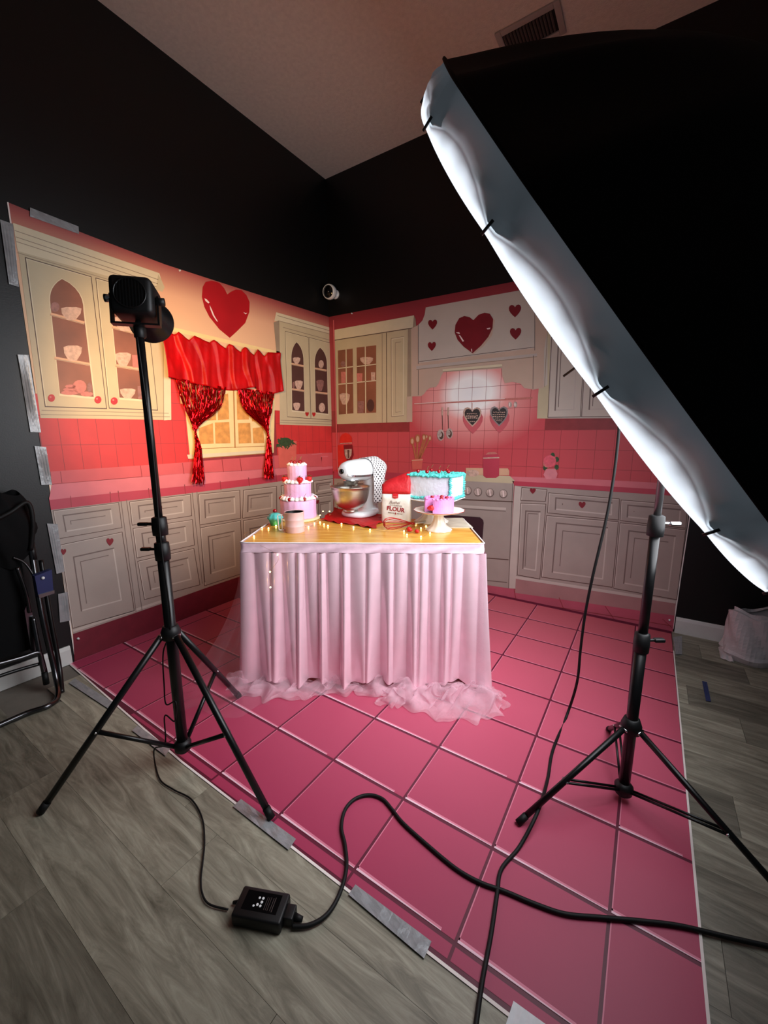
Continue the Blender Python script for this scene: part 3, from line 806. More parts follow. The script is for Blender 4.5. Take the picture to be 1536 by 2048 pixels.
for (x, y) in ((1048, 1198), (1046, 1250), (970, 1255), (1020, 1170)):
    (a, b), = c4r((x, y)); pf(s, 'R', ell(a, b, 4.5, 5.5, 7), 'print_leaf', 8.5)
s.build('printed_rose', BR)
pp('R', 'printed_vase', c4r((975, 1262), (1038, 1260), (1052, 1295), (1040, 1328), (975, 1330), (958, 1300)), 'print_vase', 9, BR)
# printed red stand mixer in the corner
s = MB()
pf(s, 'R', c3((200, 1645), (208, 1605), (230, 1578), (262, 1566), (300, 1578), (325, 1610), (330, 1660), (325, 1668), (205, 1672)), 'print_mixer_red', 9)
pf(s, 'R', stroke(*c3((205, 1674), (327, 1668)), 1.4), 'print_silver', 10)
pf(s, 'R', c3((185, 1690), (240, 1690), (250, 1800), (290, 1880), (330, 1910), (330, 1960), (170, 1960), (168, 1760)), 'print_mixer_red', 8)
pf(s, 'R', c3((240, 1690), (330, 1685), (345, 1790), (320, 1850), (280, 1850), (250, 1790)), 'print_red_dark', 8.5)
pf(s, 'R', c3((250, 1735), (325, 1730), (322, 1790), (300, 1830), (270, 1830), (254, 1790)), 'print_silver', 9.5)
pf(s, 'R', c3((280, 1740), (300, 1738), (298, 1825), (284, 1825)), 'print_line', 10)
s.build('printed_mixer', BR)
pp('R', 'printed_counter', [(668, 940), (760, 944), (930, 952), (1020, 952), (1020, 962), (760, 958), (668, 957)], 'print_counter_edge', 6, BR)
# printed base cabinets left of the stove, mostly behind the table
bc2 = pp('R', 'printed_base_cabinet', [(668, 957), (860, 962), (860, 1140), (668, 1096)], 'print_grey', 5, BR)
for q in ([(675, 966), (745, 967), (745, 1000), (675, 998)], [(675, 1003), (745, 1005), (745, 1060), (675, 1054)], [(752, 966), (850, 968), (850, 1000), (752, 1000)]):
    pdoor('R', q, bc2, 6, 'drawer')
# stove
st = MB()
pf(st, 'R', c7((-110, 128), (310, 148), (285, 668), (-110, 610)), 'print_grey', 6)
pf(st, 'R', c7((-110, 112), (290, 126), (312, 148), (305, 162), (-110, 140)), 'print_cream', 7)
pf(st, 'R', stroke(*c7((-110, 232), (304, 250)), 2.2), 'print_line', 8)
pf(st, 'R', stroke(*c7((-110, 262), (270, 285)), 5), 'print_grey_light', 8)
pf(st, 'R', stroke(*c7((-110, 272), (270, 296)), 1.2), 'print_grey_dark', 9)
pf(st, 'R', stroke(*c7((-110, 500), (283, 530)), 1.8), 'print_line', 8)
pf(st, 'R', stroke(*c7((-110, 600), (276, 640)), 1.8), 'print_grey_dark', 8)
pf(st, 'R', stroke(*c7((303, 160), (283, 668)), 1.4), 'print_grey_dark', 8)
STV = st.build('printed_stove', BR)
pp('R', 'oven_window', c7((-110, 305), (145, 325), (160, 338), (163, 352), (156, 440), (150, 452), (-110, 436)), 'print_oven_dark', 9, STV)
for (x, y) in ((30, 192), (85, 197), (135, 203), (193, 207), (258, 212)):
    (a, b), = c7((x, y)); s = MB()
    pf(s, 'R', ell(a, b, 8.5, 9), 'print_grey_dark', 9); pf(s, 'R', ell(a - 0.4, b - 0.6, 7, 7.5), 'print_silver', 9.5); pf(s, 'R', stroke((a - 0.6, b - 6), (a + 0.6, b + 6), 2.2), 'print_shine', 10)
    s.build('oven_knob', STV)
# right base cabinets
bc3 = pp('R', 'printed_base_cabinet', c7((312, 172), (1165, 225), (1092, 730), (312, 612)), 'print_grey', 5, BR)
pp('R', 'printed_counter', c7((285, 128), (700, 142), (1180, 168), (1172, 228), (700, 195), (312, 172)), 'print_counter', 6, BR)
pp('R', 'counter_edge', c7((300, 150), (700, 172), (1176, 200), (1172, 228), (700, 195), (312, 172)), 'print_counter_edge', 7, BR)
pp('R', 'stile', c7((312, 172), (345, 180), (315, 670), (283, 668)), 'print_grey_light', 7, bc3)
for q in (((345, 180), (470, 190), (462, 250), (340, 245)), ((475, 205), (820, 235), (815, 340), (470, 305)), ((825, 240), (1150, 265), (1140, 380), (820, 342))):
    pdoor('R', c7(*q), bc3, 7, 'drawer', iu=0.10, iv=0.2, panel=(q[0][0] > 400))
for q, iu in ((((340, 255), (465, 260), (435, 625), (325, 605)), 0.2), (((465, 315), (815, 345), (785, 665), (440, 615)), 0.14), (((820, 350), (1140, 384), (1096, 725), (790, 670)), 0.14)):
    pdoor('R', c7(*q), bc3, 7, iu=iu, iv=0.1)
for (x, y, r) in ((400, 198, 12), (638, 266, 14)):
    (a, b), = c7((x, y)); pp('R', 'heart_knob', heart(a, b, r, r * 0.95), 'print_red_dark', 12, bc3)
pp('R', 'plinth', c7((315, 608), (1092, 728), (1090, 742), (315, 622)), 'print_grey_light', 8, bc3)
pp('R', 'printed_toe_kick', c7((315, 622), (1090, 742), (1085, 800), (315, 690)), 'print_toe_mauve', 6, BR)
pff = pp('R', 'printed_floor', [(860, 1120), (1017, 1172), (1031, 1180), (1349, 1231), (1345, 1270), (860, 1190)], 'print_floor_light', 5, BR)
pp('R', 'printed_floor_strip', [(668, 1090), (860, 1128), (860, 1190), (668, 1160)], 'print_toe', 5, BR)
for a, b in (((1028, 1180), (1033, 1203)), ((1118, 1195), (1130, 1224)), ((1210, 1212), (1232, 1244)), ((1325, 1238), (1344, 1256)), ((980, 1192), (1345, 1252))):
    pp('R', 'joint', stroke(a, b, 1.2), 'print_grout', 6.5, pff)
# wall cabinet right of the hood
wc = MB()
pf(wc, 'R', [(1076, 790), (1094, 642), (1130, 590), (1300, 560), (1290, 836), (1074, 837)], 'print_hood', 4)
pf(wc, 'R', c4r((915, 925), (925, 730), (985, 700), (985, 335), (1005, 335), (990, 925)), 'print_cream', 5)
pf(wc, 'R', stroke(*c4r((985, 335), (965, 715)), 1.2), 'print_cream_dark', 6)
WC4 = wc.build('printed_wall_cabinet', BR)
pdoor('R', c4r((1012, 350), (1240, 320), (1206, 916), (985, 920)), WC4, 6, iu=0.2, iv=0.08, fill='print_hood')
pdoor('R', c4r((1245, 320), (1480, 290), (1440, 914), (1210, 916)), WC4, 6, iu=0.2, iv=0.08, fill='print_hood')
# printed corner trim
pp('R', 'corner_seam', stroke((667, 640), (675, 940), 2.5), 'print_tile_rose', 12, BR)

# ------------------------------------------------------------------ tape, pins, wall and ceiling fixtures
def tape(pts, label, where, mat='duct_tape', cat='tape', name='duct_tape_strip'):
    """crinkled strip of tape lying on a surface; where maps pixel and lift to a point"""
    mb = MB(); n, m = 9, 4
    ph = random.random() * 6
    def fn(u, v):
        x, y = bil(pts, u, v)
        rag = 0.0 if 0 < u < 1 else 0.0
        lift = 0.0075 + 0.0012 * math.sin(u * 23 + ph) * math.sin(v * PI) + 0.0008 * random.random()
        return where(x, y, lift)
    mb.grid(fn, n, m, mat, smooth=False)
    o = mb.build(name); tag(o, label, cat, 'duct tape strips' if mat == 'duct_tape' else None)
    sm = o.modifiers.new('thickness', 'SOLIDIFY'); sm.thickness = 0.0006
    return o
wl_ = lambda x, y, l: on_left(x, y, l)
wf_ = lambda x, y, l: on_floor(x, y, l - 0.003)
tape([(0, 439), (26, 448), (38, 574), (18, 568)], 'crinkled silver tape strip at the top left corner of the left backdrop', wl_)
tape([(35, 709), (57, 710), (82, 865), (61, 864)], 'long bright silver tape strip beside the big printed cupboard door', wl_)
tape([(69, 892), (92, 894), (104, 969), (83, 970)], 'silver tape strip with torn end beside the printed pink counter', wl_)
tape([(94, 1047), (115, 1048), (129, 1143), (113, 1148)], 'grey tape strip beside the leftmost printed drawer', wl_)
tape([(116, 1188), (135, 1184), (140, 1241), (120, 1245)], 'short grey tape strip near the foot of the left backdrop edge', wl_)
tape([(60, 415), (157, 453), (158, 468), (60, 433)], 'grey tape strip along the top edge above the big printed cupboard', wl_)
tape([(482, 1598), (592, 1678), (577, 1700), (466, 1613)], 'grey tape strip on floor edge under the lamp stand foot', wf_)
tape([(711, 1769), (863, 1883), (848, 1917), (697, 1789)], 'longest grey tape strip on the floor sheet edge beside the looping cable', wf_)
tape([(150, 1357), (232, 1408), (222, 1421), (138, 1366)], 'dull grey tape strip on floor sheet corner beside the folded chair', wf_)
tape([(275, 1451), (340, 1497), (331, 1512), (264, 1461)], 'dull grey tape strip on floor edge behind the left tripod brace', wf_)
tape([(1346, 1274), (1364, 1272), (1364, 1309), (1351, 1309)], 'small grey tape patch on floor at the right end of the printed sheets', wf_)
tape([(1027, 2002), (1110, 2062), (1090, 2110), (1008, 2060)], 'white creased paper tape on the floor at the bottom edge of the photo', wf_, 'paper_white', 'tape', 'paper_tape_strip')
tape([(1404, 1362), (1414, 1364), (1422, 1403), (1412, 1402)], 'small blue masking tape scrap on the plank floor', wf_, 'blue_tape', 'tape', 'masking_tape_scrap')
for (x, y, wl, lb) in ((359, 541, 'L', 'white push pin in the left backdrop near the lamp head'), (704, 627, 'R', 'white push pin above the glazed printed cupboard'), (156, 1277, 'L', 'white push pin at the lower left corner of the left backdrop'), (1339, 1240, 'R', 'white push pin at the lower right corner of the right backdrop')):
    mb = MB(); p = WALL[wl](x, y, 0.006); d = Vector((1, 0, 0)) if wl == 'L' else Vector((0, -1, 0))
    mb.lathe([(0.0015, -0.003), (0.0065, 0.0), (0.0065, 0.003), (0.003, 0.005), (0.004, 0.012), (0.0, 0.013)], 'white_plastic', T=frame_to(p, d), n=10)
    tag(mb.build('push_pin'), lb, 'pin', 'push pins in the backdrops')

# ceiling air vent
vx0, vx1, vy0, vy1 = 1.70, 1.965, -0.43, -0.30
V = thing('ceiling_vent', 'rectangular slatted air vent in the ceiling above the softbox', 'vent', ((vx0 + vx1) / 2, (vy0 + vy1) / 2, ZC))
hx, hy = (vx1 - vx0) / 2, (vy1 - vy0) / 2
MB().box((0, 0, -0.002), (2 * hx + 0.02, 2 * hy + 0.02, 0.004), 'vent_dark').build('duct_opening', V)
fr = MB()
for (c, d) in (((-hx - 0.022, 0, -0.006), (0.032, 2 * hy + 0.08, 0.012)), ((hx + 0.022, 0, -0.006), (0.032, 2 * hy + 0.08, 0.012)), ((0, -hy - 0.022, -0.006), (2 * hx + 0.012, 0.032, 0.012)), ((0, hy + 0.022, -0.006), (2 * hx + 0.012, 0.032, 0.012))):
    fr.box(c, d, 'vent_metal', bev=0.003)
fr.build('vent_frame', V)
sl_ = None
for k in range(15):
    x = -hx + (k + 0.5) * 2 * hx / 15
    if sl_ is None:
        sl_ = MB().box((0, 0, -0.008), (0.003, 2 * hy, 0.012), 'vent_slat_paint', T=Matrix.Rotation(0.6, 4, 'Y')).build('slat', V)
        sl_.location.x = x
    else:
        s2 = sl_.copy(); col.objects.link(s2); s2.location.x = x

# round white security camera on the right wall by the corner
p = on_right(670, 590, 0.0)
SC = thing('security_camera', 'small round white security camera high on the right black wall by the corner', 'camera', (p.x, -0.0, p.z))
look = Vector((0.22, -1.0, -0.18)).normalized(); look = Vector((0.10, -1.0, -0.12)).normalized()
MB().lathe([(0.0, 0.0), (0.03, 0.0), (0.03, 0.012), (0.012, 0.016), (0.012, 0.03)], 'white_plastic', T=frame_to((0.012, 0, 0), (0, -1, 0)) @ Matrix.Scale(1.3, 4)).build('mount', SC)
c0 = Vector((0.012, -0.08, 0.0)); S15 = Matrix.Scale(1.5, 4)
MB().shell([(0.0, -0.034), (0.022, -0.03), (0.037, -0.015), (0.042, 0.004), (0.041, 0.018), (0.036, 0.026), (0.034, 0.024)], 'white_plastic', T=frame_to(c0, look) @ S15, n=32).build('housing', SC)
MB().lathe([(0.0345, 0.022), (0.033, 0.0245), (0.0, 0.026)], 'black_gloss', T=frame_to(c0, look) @ S15, n=32).build('face_plate', SC)
MB().lathe([(0.012, 0.026), (0.011, 0.03), (0.0, 0.0315)], 'black_gloss', T=frame_to(c0, look) @ S15, n=20).build('lens', SC)

# ------------------------------------------------------------------ red valance
M('red_satin', (186, 5, 11), 0.46, var=0.2, scale=9, bump=0.4, bscale=16, spec=0.28)
M('tinsel_red', (206, 12, 24), 0.14, 0.92, var=0.35, scale=180, spec=0.8)
def poly_at(pts, y):
    for a, b in zip(pts, pts[1:]):
        if a[0] <= y <= b[0]:
            t = (y - a[0]) / max(1e-9, b[0] - a[0]); return a[1] + (b[1] - a[1]) * t
    return pts[0][1] if y < pts[0][0] else pts[-1][1]
def wallpts(px):
    o = []
    for (x, y) in c2(*px):
        p = on_left(x, y, 0.03); o.append((p.y, p.z))
    return o
vtop = wallpts([(80, 628), (205, 682), (226, 660), (325, 727), (360, 690), (490, 747), (520, 724), (620, 797), (645, 758), (740, 827), (765, 784), (850, 852), (870, 800), (935, 857), (955, 825), (1055, 830)])
vbot = wallpts([(128, 1028), (200, 1042), (300, 1070), (420, 1092), (600, 1130), (690, 1136), (760, 1120), (850, 1105), (905, 1150), (960, 1168), (1082, 1142)])
peaks = [vtop[0][0]] + [vtop[i][0] for i in (2, 4, 6, 8, 10, 12, 14)] + [vtop[-1][0]]
ya0, ya1 = vtop[0][0], vtop[-1][0]
yb0, yb1 = vbot[0][0], vbot[-1][0]
def fold(y):
    for i in range(len(peaks) - 1):
        if peaks[i] <= y <= peaks[i + 1]:
            t = (y - peaks[i]) / (peaks[i + 1] - peaks[i])
            return (1 - t) ** 1.4 if t < 0.86 else (1 - 0.86) ** 1.4 + (t - 0.86) / 0.14 * (1 - 0.14 ** 1.4)
    return 0.5
def val(u, v):
    yt = ya0 + (ya1 - ya0) * u; yb = yb0 + (yb1 - yb0) * u
    zt, zb = poly_at(vtop, yt), poly_at(vbot, yb)
    y = yt + (yb - yt) * v; z = zt + (zb - zt) * v
    f = fold(min(ya1 - 0.001, max(ya0 + 0.001, yt - (0.035 + 0.03 * math.sin(u * 7)) * v + 0.012 * math.sin(v * 5 + u * 9))))
    d = 0.012 + (0.024 + 0.012 * math.sin(u * 11 + 1)) * f * (0.7 + 0.3 * v) + 0.004 * math.sin(u * 61 + 3 * v) * v + 0.002 * math.sin(u * 97 + v * 5) + 0.012 * math.sin(u * 19 + 2.3) * v
    d += 0.008 * max(0, 1 - abs(u - 0.985) * 40)
    y += 0.006 * math.sin(u * 27 + 3 * v) * v
    return Vector((d + 0.004, y, z))
mb = MB(); mb.grid(val, 170, 22, 'red_satin')
VAL = tag(mb.build('valance'), 'shiny red satin valance hung in scallops over the printed window', 'curtain')
sm = VAL.modifiers.new('thickness', 'SOLIDIFY'); sm.thickness = 0.0015

# ------------------------------------------------------------------ red tinsel curtains, tied in the middle
def tinsel(topL, topR, midL, midR, gat, tail, label):
    def W(px, x): (a, b), = c2(px); return on_left(a, b, x)
    root = thing('tinsel_curtain', label, 'curtain', (0, W(gat, 0.02).y, W(gat, 0.02).z), group='tinsel curtains')
    mb = MB(); N = 120
    for k in range(N):
        t = (k + random.uniform(-0.4, 0.4)) / (N - 1); t = min(1, max(0, t))
        xo = 0.018 + 0.022 * random.random()
        def L(a, b): return (a[0] + (b[0] - a[0]) * t, a[1] + (b[1] - a[1]) * t)
        p0 = W(L(topL, topR), 0.02); p1 = W(L(midL, midR), xo)
        g = W((gat[0] + (t - 0.5) * 26, gat[1]), 0.014 + 0.024 * random.random())
        tt = random.random()
        q1 = W((tail[0] + (tail[2] - tail[0]) * (0.25 + 0.5 * tt), gat[1] + (tail[1] - gat[1]) * 0.35), xo)
        q2 = W((tail[0] + (tail[2] - tail[0]) * tt, tail[1] + random.uniform(-50, 8)), xo + 0.01)
        path = spline([p0, p1, g, q1, q2], 7)
        for i, p in enumerate(path): p.y += random.uniform(-0.002, 0.002); p.x += random.uniform(-0.003, 0.004); p.x = max(p.x, 0.009)
        wd = 0.0028
        ang = random.random() * 6
        vs = []
        for i, p in enumerate(path):
            ang += random.uniform(-0.9, 0.9)
            d = (path[min(i + 1, len(path) - 1)] - path[max(i - 1, 0)]).normalized()
            s_ = Vector((1, 0, 0)).cross(d).normalized(); n_ = d.cross(s_)
            off = (s_ * math.cos(ang) + n_ * 0.8 * math.sin(ang)) * wd
            vs += [p - off, p + off]
        mb.add(vs, [(2 * i, 2 * i + 1, 2 * i + 3, 2 * i + 2) for i in range(len(path) - 1)], 'tinsel_red')
    o = mb.build('foil_fringe'); o['kind'] = 'stuff'; wchild(o, root)
    g0 = W(gat, 0.026)
    tie = MB()
    pts = [g0 + Vector((0.020 * math.cos(a), 0.017 * math.sin(a), 0.006 * math.sin(2 * a))) for a in [k * PI / 8 for k in range(17)]]
    tie.tube(pts, 0.004, 'tinsel_red', n=8)
    wchild(tie.build('tie'), root)
    return root
tinsel((200, 1030), (615, 1110), (262, 1235), (560, 1290), (366, 1442), (338, 1890, 438), 'red foil tinsel curtain tied back on the left half of the printed window')
tinsel((705, 1110), (1005, 1150), (760, 1290), (985, 1290), (945, 1452), (922, 1848, 1000), 'red foil tinsel curtain tied back on the right half of the printed window')

# ------------------------------------------------------------------ skirted table
ZT = 0.75
M('pink_satin', (250, 212, 224), 0.25, 0.32, var=0.03, scale=20, spec=1.0)
_nt = MATS['pink_satin'].node_tree; _b = _nt.nodes['Principled BSDF']
_tg = _nt.nodes.new('ShaderNodeTangent'); _tg.direction_type = 'RADIAL'; _tg.axis = 'Z'
_nt.links.new(_tg.outputs[0], _b.inputs['Tangent']); _b.inputs['Anisotropic'].default_value = 0.75; _b.inputs['Anisotropic Rotation'].default_value = 0.25
M('pink_cotton', (236, 200, 214), 0.75, var=0.08, scale=30, bump=0.2, bscale=20)
M('white_piping', (240, 232, 234), 0.6, var=0.03)
M('marble', (196, 190, 172), 0.35, var=0.25, scale=12, detail=8)
M('fold_metal', (150, 150, 152), 0.4, 0.8)
def wood_top():
    m = bpy.data.materials.new('golden_wood'); m.use_nodes = True
    nt = m.node_tree; b = nt.nodes['Principled BSDF']
    tc = nt.nodes.new('ShaderNodeTexCoord'); mp = nt.nodes.new('ShaderNodeMapping'); mp.inputs['Scale'].default_value = (2.0, 16.0, 1.0)
    nt.links.new(tc.outputs['Object'], mp.inputs['Vector'])
    n = nt.nodes.new('ShaderNodeTexNoise'); n.inputs['Scale'].default_value = 3; n.inputs['Detail'].default_value = 6; n.inputs['Distortion'].default_value = 0.5
    nt.links.new(mp.outputs[0], n.inputs['Vector'])
    r = nt.nodes.new('ShaderNodeValToRGB'); e = r.color_ramp.elements
    e[0].position = 0.3; e[0].color = rgb(196, 136, 46); e[1].position = 0.7; e[1].color = rgb(228, 180, 84)
    nt.links.new(n.outputs['Fac'], r.inputs['Fac']); nt.links.new(r.outputs[0], b.inputs['Base Color'])
    b.inputs['Roughness'].default_value = 0.22
    MATS['golden_wood'] = m
wood_top()
def tulle_mat(name, fac, c):
    m = bpy.data.materials.new(name); m.use_nodes = True
    nt = m.node_tree; nt.nodes.remove(nt.nodes['Principled BSDF']); out = nt.nodes['Material Output']
    tr = nt.nodes.new('ShaderNodeBsdfTransparent'); di = nt.nodes.new('ShaderNodeBsdfDiffuse'); tl = nt.nodes.new('ShaderNodeBsdfTranslucent')
    di.inputs[0].default_value = rgb(*c); tl.inputs[0].default_value = rgb(*c)
    m1 = nt.nodes.new('ShaderNodeMixShader'); m1.inputs[0].default_value = 0.4
    nt.links.new(di.outputs[0], m1.inputs[1]); nt.links.new(tl.outputs[0], m1.inputs[2])
    tc = nt.nodes.new('ShaderNodeTexCoord'); n = nt.nodes.new('ShaderNodeTexNoise'); n.inputs['Scale'].default_value = 9; n.inputs['Detail'].default_value = 4
    nt.links.new(tc.outputs['Object'], n.inputs['Vector'])
    mr = nt.nodes.new('ShaderNodeMapRange'); mr.inputs[1].default_value = 0.3; mr.inputs[2].default_value = 0.7; mr.inputs[3].default_value = fac * 0.6; mr.inputs[4].default_value = fac * 1.4
    nt.links.new(n.outputs['Fac'], mr.inputs[0])
    m2 = nt.nodes.new('ShaderNodeMixShader'); nt.links.new(mr.outputs[0], m2.inputs[0])
    nt.links.new(tr.outputs[0], m2.inputs[1]); nt.links.new(m1.outputs[0], m2.inputs[2]); nt.links.new(m2.outputs[0], out.inputs[0])
    MATS[name] = m
tulle_mat('tulle', 0.10, (246, 206, 222))
tulle_mat('tulle_bunched', 0.34, (252, 216, 228))
TFL, TFR = on_floor(481, 1086, ZT), on_floor(968, 1088, ZT)
TW = (TFR - TFL).length
TD = 0.60
TA = math.atan2(TFR.y - TFL.y, TFR.x - TFL.x)
TC = (TFL + TFR) / 2
TAB = thing('skirted_table', 'folding table with golden wood top and pink satin skirt standing on the printed floor', 'table', (TC.x, TC.y, 0), TA)
TM = Matrix.Translation((TC.x, TC.y, 0)) @ Matrix.Rotation(TA, 4, 'Z')
hw = TW / 2
MB().box((0, TD / 2, ZT - 0.012), (TW - 0.012, TD - 0.012, 0.024), 'golden_wood').build('table_top', TAB)
def perim(u, grow=0.0):
    """back left > front left > front right > back right, u in 0..1, with outward normal"""
    r = 0.03
    A, B, C_, D_ = (-hw, TD), (-hw, 0), (hw, 0), (hw, TD)
    L = [TD, TW, TD]; T = sum(L); s = u * T
    if s < TD: p = (-hw, TD - s); n = (-1, 0)
    elif s < TD + TW: p = (-hw + s - TD, 0); n = (0, -1)
    else: p = (hw, s - TD - TW); n = (1, 0)
    # blend normals at the corners
    for c, n0, n1 in ((TD, (-1, 0), (0, -1)), (TD + TW, (0, -1), (1, 0))):
        d = s - c
        if abs(d) < 0.05:
            t = (d + 0.05) / 0.1; nx = n0[0] * (1 - t) + n1[0] * t; ny = n0[1] * (1 - t) + n1[1] * t; l = math.hypot(nx, ny); n = (nx / l, ny / l)
    return p, n, s
# fabric band round the edge
bd = MB()
def band(u, v):
    p, n, s = perim(u); z = ZT - 0.0 - 0.046 * v
    o = 0.004 + 0.003 * math.sin(s * 60 + v * 4) * v + 0.003 * math.sin(s * 23 + v * 6) * v
    return Vector((p[0] + n[0] * o, p[1] + n[1] * o, z))
bd.grid(band, 150, 6, 'pink_cotton'); bd.build('fabric_band', TAB)
pp_ = MB(); pp_.tube([Vector((*[perim(k / 60)[0][i] + perim(k / 60)[1][i] * 0.003 for i in (0, 1)], ZT + 0.002)) for k in range(61)], 0.0035, 'white_piping', n=6); pp_.build('piping', TAB)
# satin skirt in gathered folds
ph = [random.uniform(0, 6.28) for _ in range(8)]
def folds(s, t):
    """fold height at arc length s, t = 0 top .. 1 hem"""
    a = s * 104 + 1.6 * math.sin(s * 11 + ph[0]) + 0.5 * t
    f = (abs(math.sin(a / 2)) * 2 - 1) * (0.55 + 0.45 * (1 - t)) * 0.75
    b = s * 47 + 2.1 * math.sin(s * 5.1 + ph[1]) + 0.6 * t
    f += math.sin(b) * (0.35 + 0.65 * t)
    f += 0.45 * math.sin(s * 19 + ph[2]) * t
    return f
def skirt(u, v):
    p, n, s = perim(u)
    z = ZT - 0.046 - (ZT - 0.046 - 0.035 - 0.016 * math.sin(s * 21 + 1.3 * math.sin(s * 7)) ) * v
    o = 0.006 + 0.030 * v + (0.008 + 0.016 * v) * folds(s, v)
    o = max(o, 0.0 - 0.004)
    sh = 0.005 * math.cos(s * 47 + 2.1 * math.sin(s * 5.1 + ph[1]) + 0.6 * v)
    return Vector((p[0] + n[0] * o + (-n[1]) * sh, p[1] + n[1] * o + n[0] * sh, z))
sk = MB(); sk.grid(skirt, 900, 24, 'pink_satin'); sk.build('satin_skirt', TAB)
# sheer tulle over the satin
def tulle(u, v):
    p, n, s = perim(u)
    z = ZT - 0.05 - (ZT - 0.058) * v
    d = abs(s - TD); fl = max(0, 1 - d / 0.38) ** 2
    o = 0.012 + 0.058 * v ** 1.5 + 0.22 * fl * v ** 2.0 + (0.007 + 0.014 * v) * math.sin(s * 47 + 2.0 * math.sin(s * 6 + ph[3]) + v) + 0.015 * v * math.sin(s * 13 + ph[4])
    if s < TD: o += 0.10 * v ** 2 * min(1, s / 0.3)
    return Vector((p[0] + n[0] * o, p[1] + n[1] * o, z))
UT = (TD + 0.34 * TW) / (2 * TD + TW)
def tulle_left(u, v): return tulle(u * UT * (1 - 0.25 * v), v)
tu = MB(); tu.grid(tulle_left, 220, 20, 'tulle')
tu.grid(lambda u, v: tulle(1 - (TD * 1.06) / (2 * TD + TW) * (1 - u), v), 90, 20, 'tulle'); tu.build('tulle_overlay', TAB)
# tulle bunched on the floor in front
def puddle(u, v):
    x = -hw - 0.10 + (TW + 0.17) * u
    wd = 0.10 + 0.05 * math.sin(u * 9 + 0.5) + 0.06 * max(0, math.sin(u * 3.4 + 4.2)) + (0.05 if u > 0.62 else 0) * min(1, (u - 0.62) * 8 if u > 0.62 else 0)
    wd *= min(1, 0.35 + u * 2.2)
    yv = 0.05 - (wd + 0.07) * v
    lump = math.sin(v * PI)
    hgt = 0.012 + lump * (0.030 + 0.022 * math.sin(u * 37 + 2 * math.sin(u * 11)) + 0.014 * math.sin(u * 83 + v * 7) + 0.012 * math.sin(u * 21 - v * 9))
    hgt += 0.016 * lump * max(0, math.sin(v * 14 + u * 17))
    yv += 0.012 * math.sin(u * 52 + v * 8) + 0.010 * math.sin(u * 97)
    x += 0.016 * math.sin(v * 9 + u * 41)
    return Vector((x, yv, max(0.006, hgt)))
pu = MB()
def ruffle(k):
    def f(u, v):
        q = puddle(u, v)
        q.z = max(0.006, q.z * (0.72 + 0.22 * k) + math.sin(v * PI) * (0.008 * math.sin(u * (61 + 23 * k) + 4 * math.sin(v * 5 + k))))
        q.y += 0.012 * (k - 1) + 0.007 * math.sin(u * (71 + 9 * k) + v * 5); q.x += 0.010 * math.sin(v * 12 + u * (33 + 6 * k))
        return q
    return f
for k in range(2): pu.grid(ruffle(k), 420, 26, 'tulle_bunched')
def puddle2(u, v):
    a = u * 2 * PI; k = 0
    x = hw * 0.66 + 0.30 * (u - 0.5) * 2; y = -0.03 - 0.15 * v
    return Vector((x + 0.02 * math.sin(v * 13 + u * 23), y + 0.015 * math.sin(u * 61), max(0.006, 0.016 + math.sin(v * PI) * (0.05 + 0.03 * math.sin(u * 29 + v * 6)) * math.sin(u * PI) ** 0.5)))
for k in range(1):
    def p2k(u, v, k=k):
        q = puddle2(u, v); q.z = max(0.006, q.z * (0.8 + 0.25 * k) + 0.007 * math.sin(u * (90 + 30 * k) + 5 * math.sin(v * 8 + k)) * math.sin(v * PI)); q.y += 0.012 * k; return q
    pu.grid(p2k, 180, 26, 'tulle_bunched')
pu.build('tulle_train', TAB)
# folding legs under the skirt
for sx in (-1, 1):
    lg = MB(); x = sx * (hw - 0.12)
    lg.tube([(x, 0.08, 0.012), (x, 0.08, ZT - 0.03), (x, TD - 0.08, ZT - 0.03), (x, TD - 0.08, 0.012)], 0.012, 'fold_metal', n=8)
    lg.build('leg_frame', TAB)

# ------------------------------------------------------------------ things on the table
def TB(px, py): return on_floor(px, py, ZT)
def mpp(p): return (p - CAM).dot(FW) / FPX       # metres per photo pixel at that depth
M('cream_white', (244, 240, 244), 0.55, var=0.03, bump=0.3, bscale=70)
M('icing_lilac', (228, 176, 214), 0.5, var=0.05, scale=12, bump=0.35, bscale=30)
M('icing_pink', (226, 140, 200), 0.5, var=0.06, scale=14, bump=0.3, bscale=40)
M('icing_white', (222, 226, 232), 0.5, var=0.04, bump=0.3, bscale=46)
M('icing_teal', (84, 198, 190), 0.45, var=0.12, scale=60)
M('cherry_red', (150, 10, 22), 0.12, var=0.08, spec=0.7)
M('strawberry_red', (202, 24, 28), 0.3, var=0.25, scale=160, bump=0.5, bscale=180)
M('leaf_green', (58, 108, 40), 0.5, var=0.2, scale=40)
M('stem_green', (120, 110, 62), 0.6)
M('porcelain', (240, 232, 222), 0.2, var=0.03, coat=0.4)
M('porcelain_red', (160, 30, 36), 0.25, var=0.05)
M('gold_board', (226, 210, 160), 0.4, var=0.06)
M('mixer_white', (244, 248, 250), 0.14, var=0.01, coat=0.5)
M('bag_paper', (228, 222, 210), 0.7, var=0.06, scale=24, bump=0.35, bscale=26)
M('bag_red', (196, 30, 38), 0.5, var=0.10, scale=20, bump=0.55, bscale=22)
M('ink_red', (150, 22, 34), 0.6, var=0)
M('ink_brown', (120, 84, 74), 0.6, var=0)
M('sifter_pink', (228, 186, 184), 0.32, var=0.06, scale=30)
M('teal_wrap', (66, 170, 140), 0.4, var=0.15, scale=60)
M('silicone_red', (176, 20, 26), 0.4, var=0.05)
M('wire_copper', (196, 150, 90), 0.3, 0.8)
M('bulb', (255, 240, 200), 0.3, var=0, emit=(255, 214, 120), estr=FAIRY_EMIT)
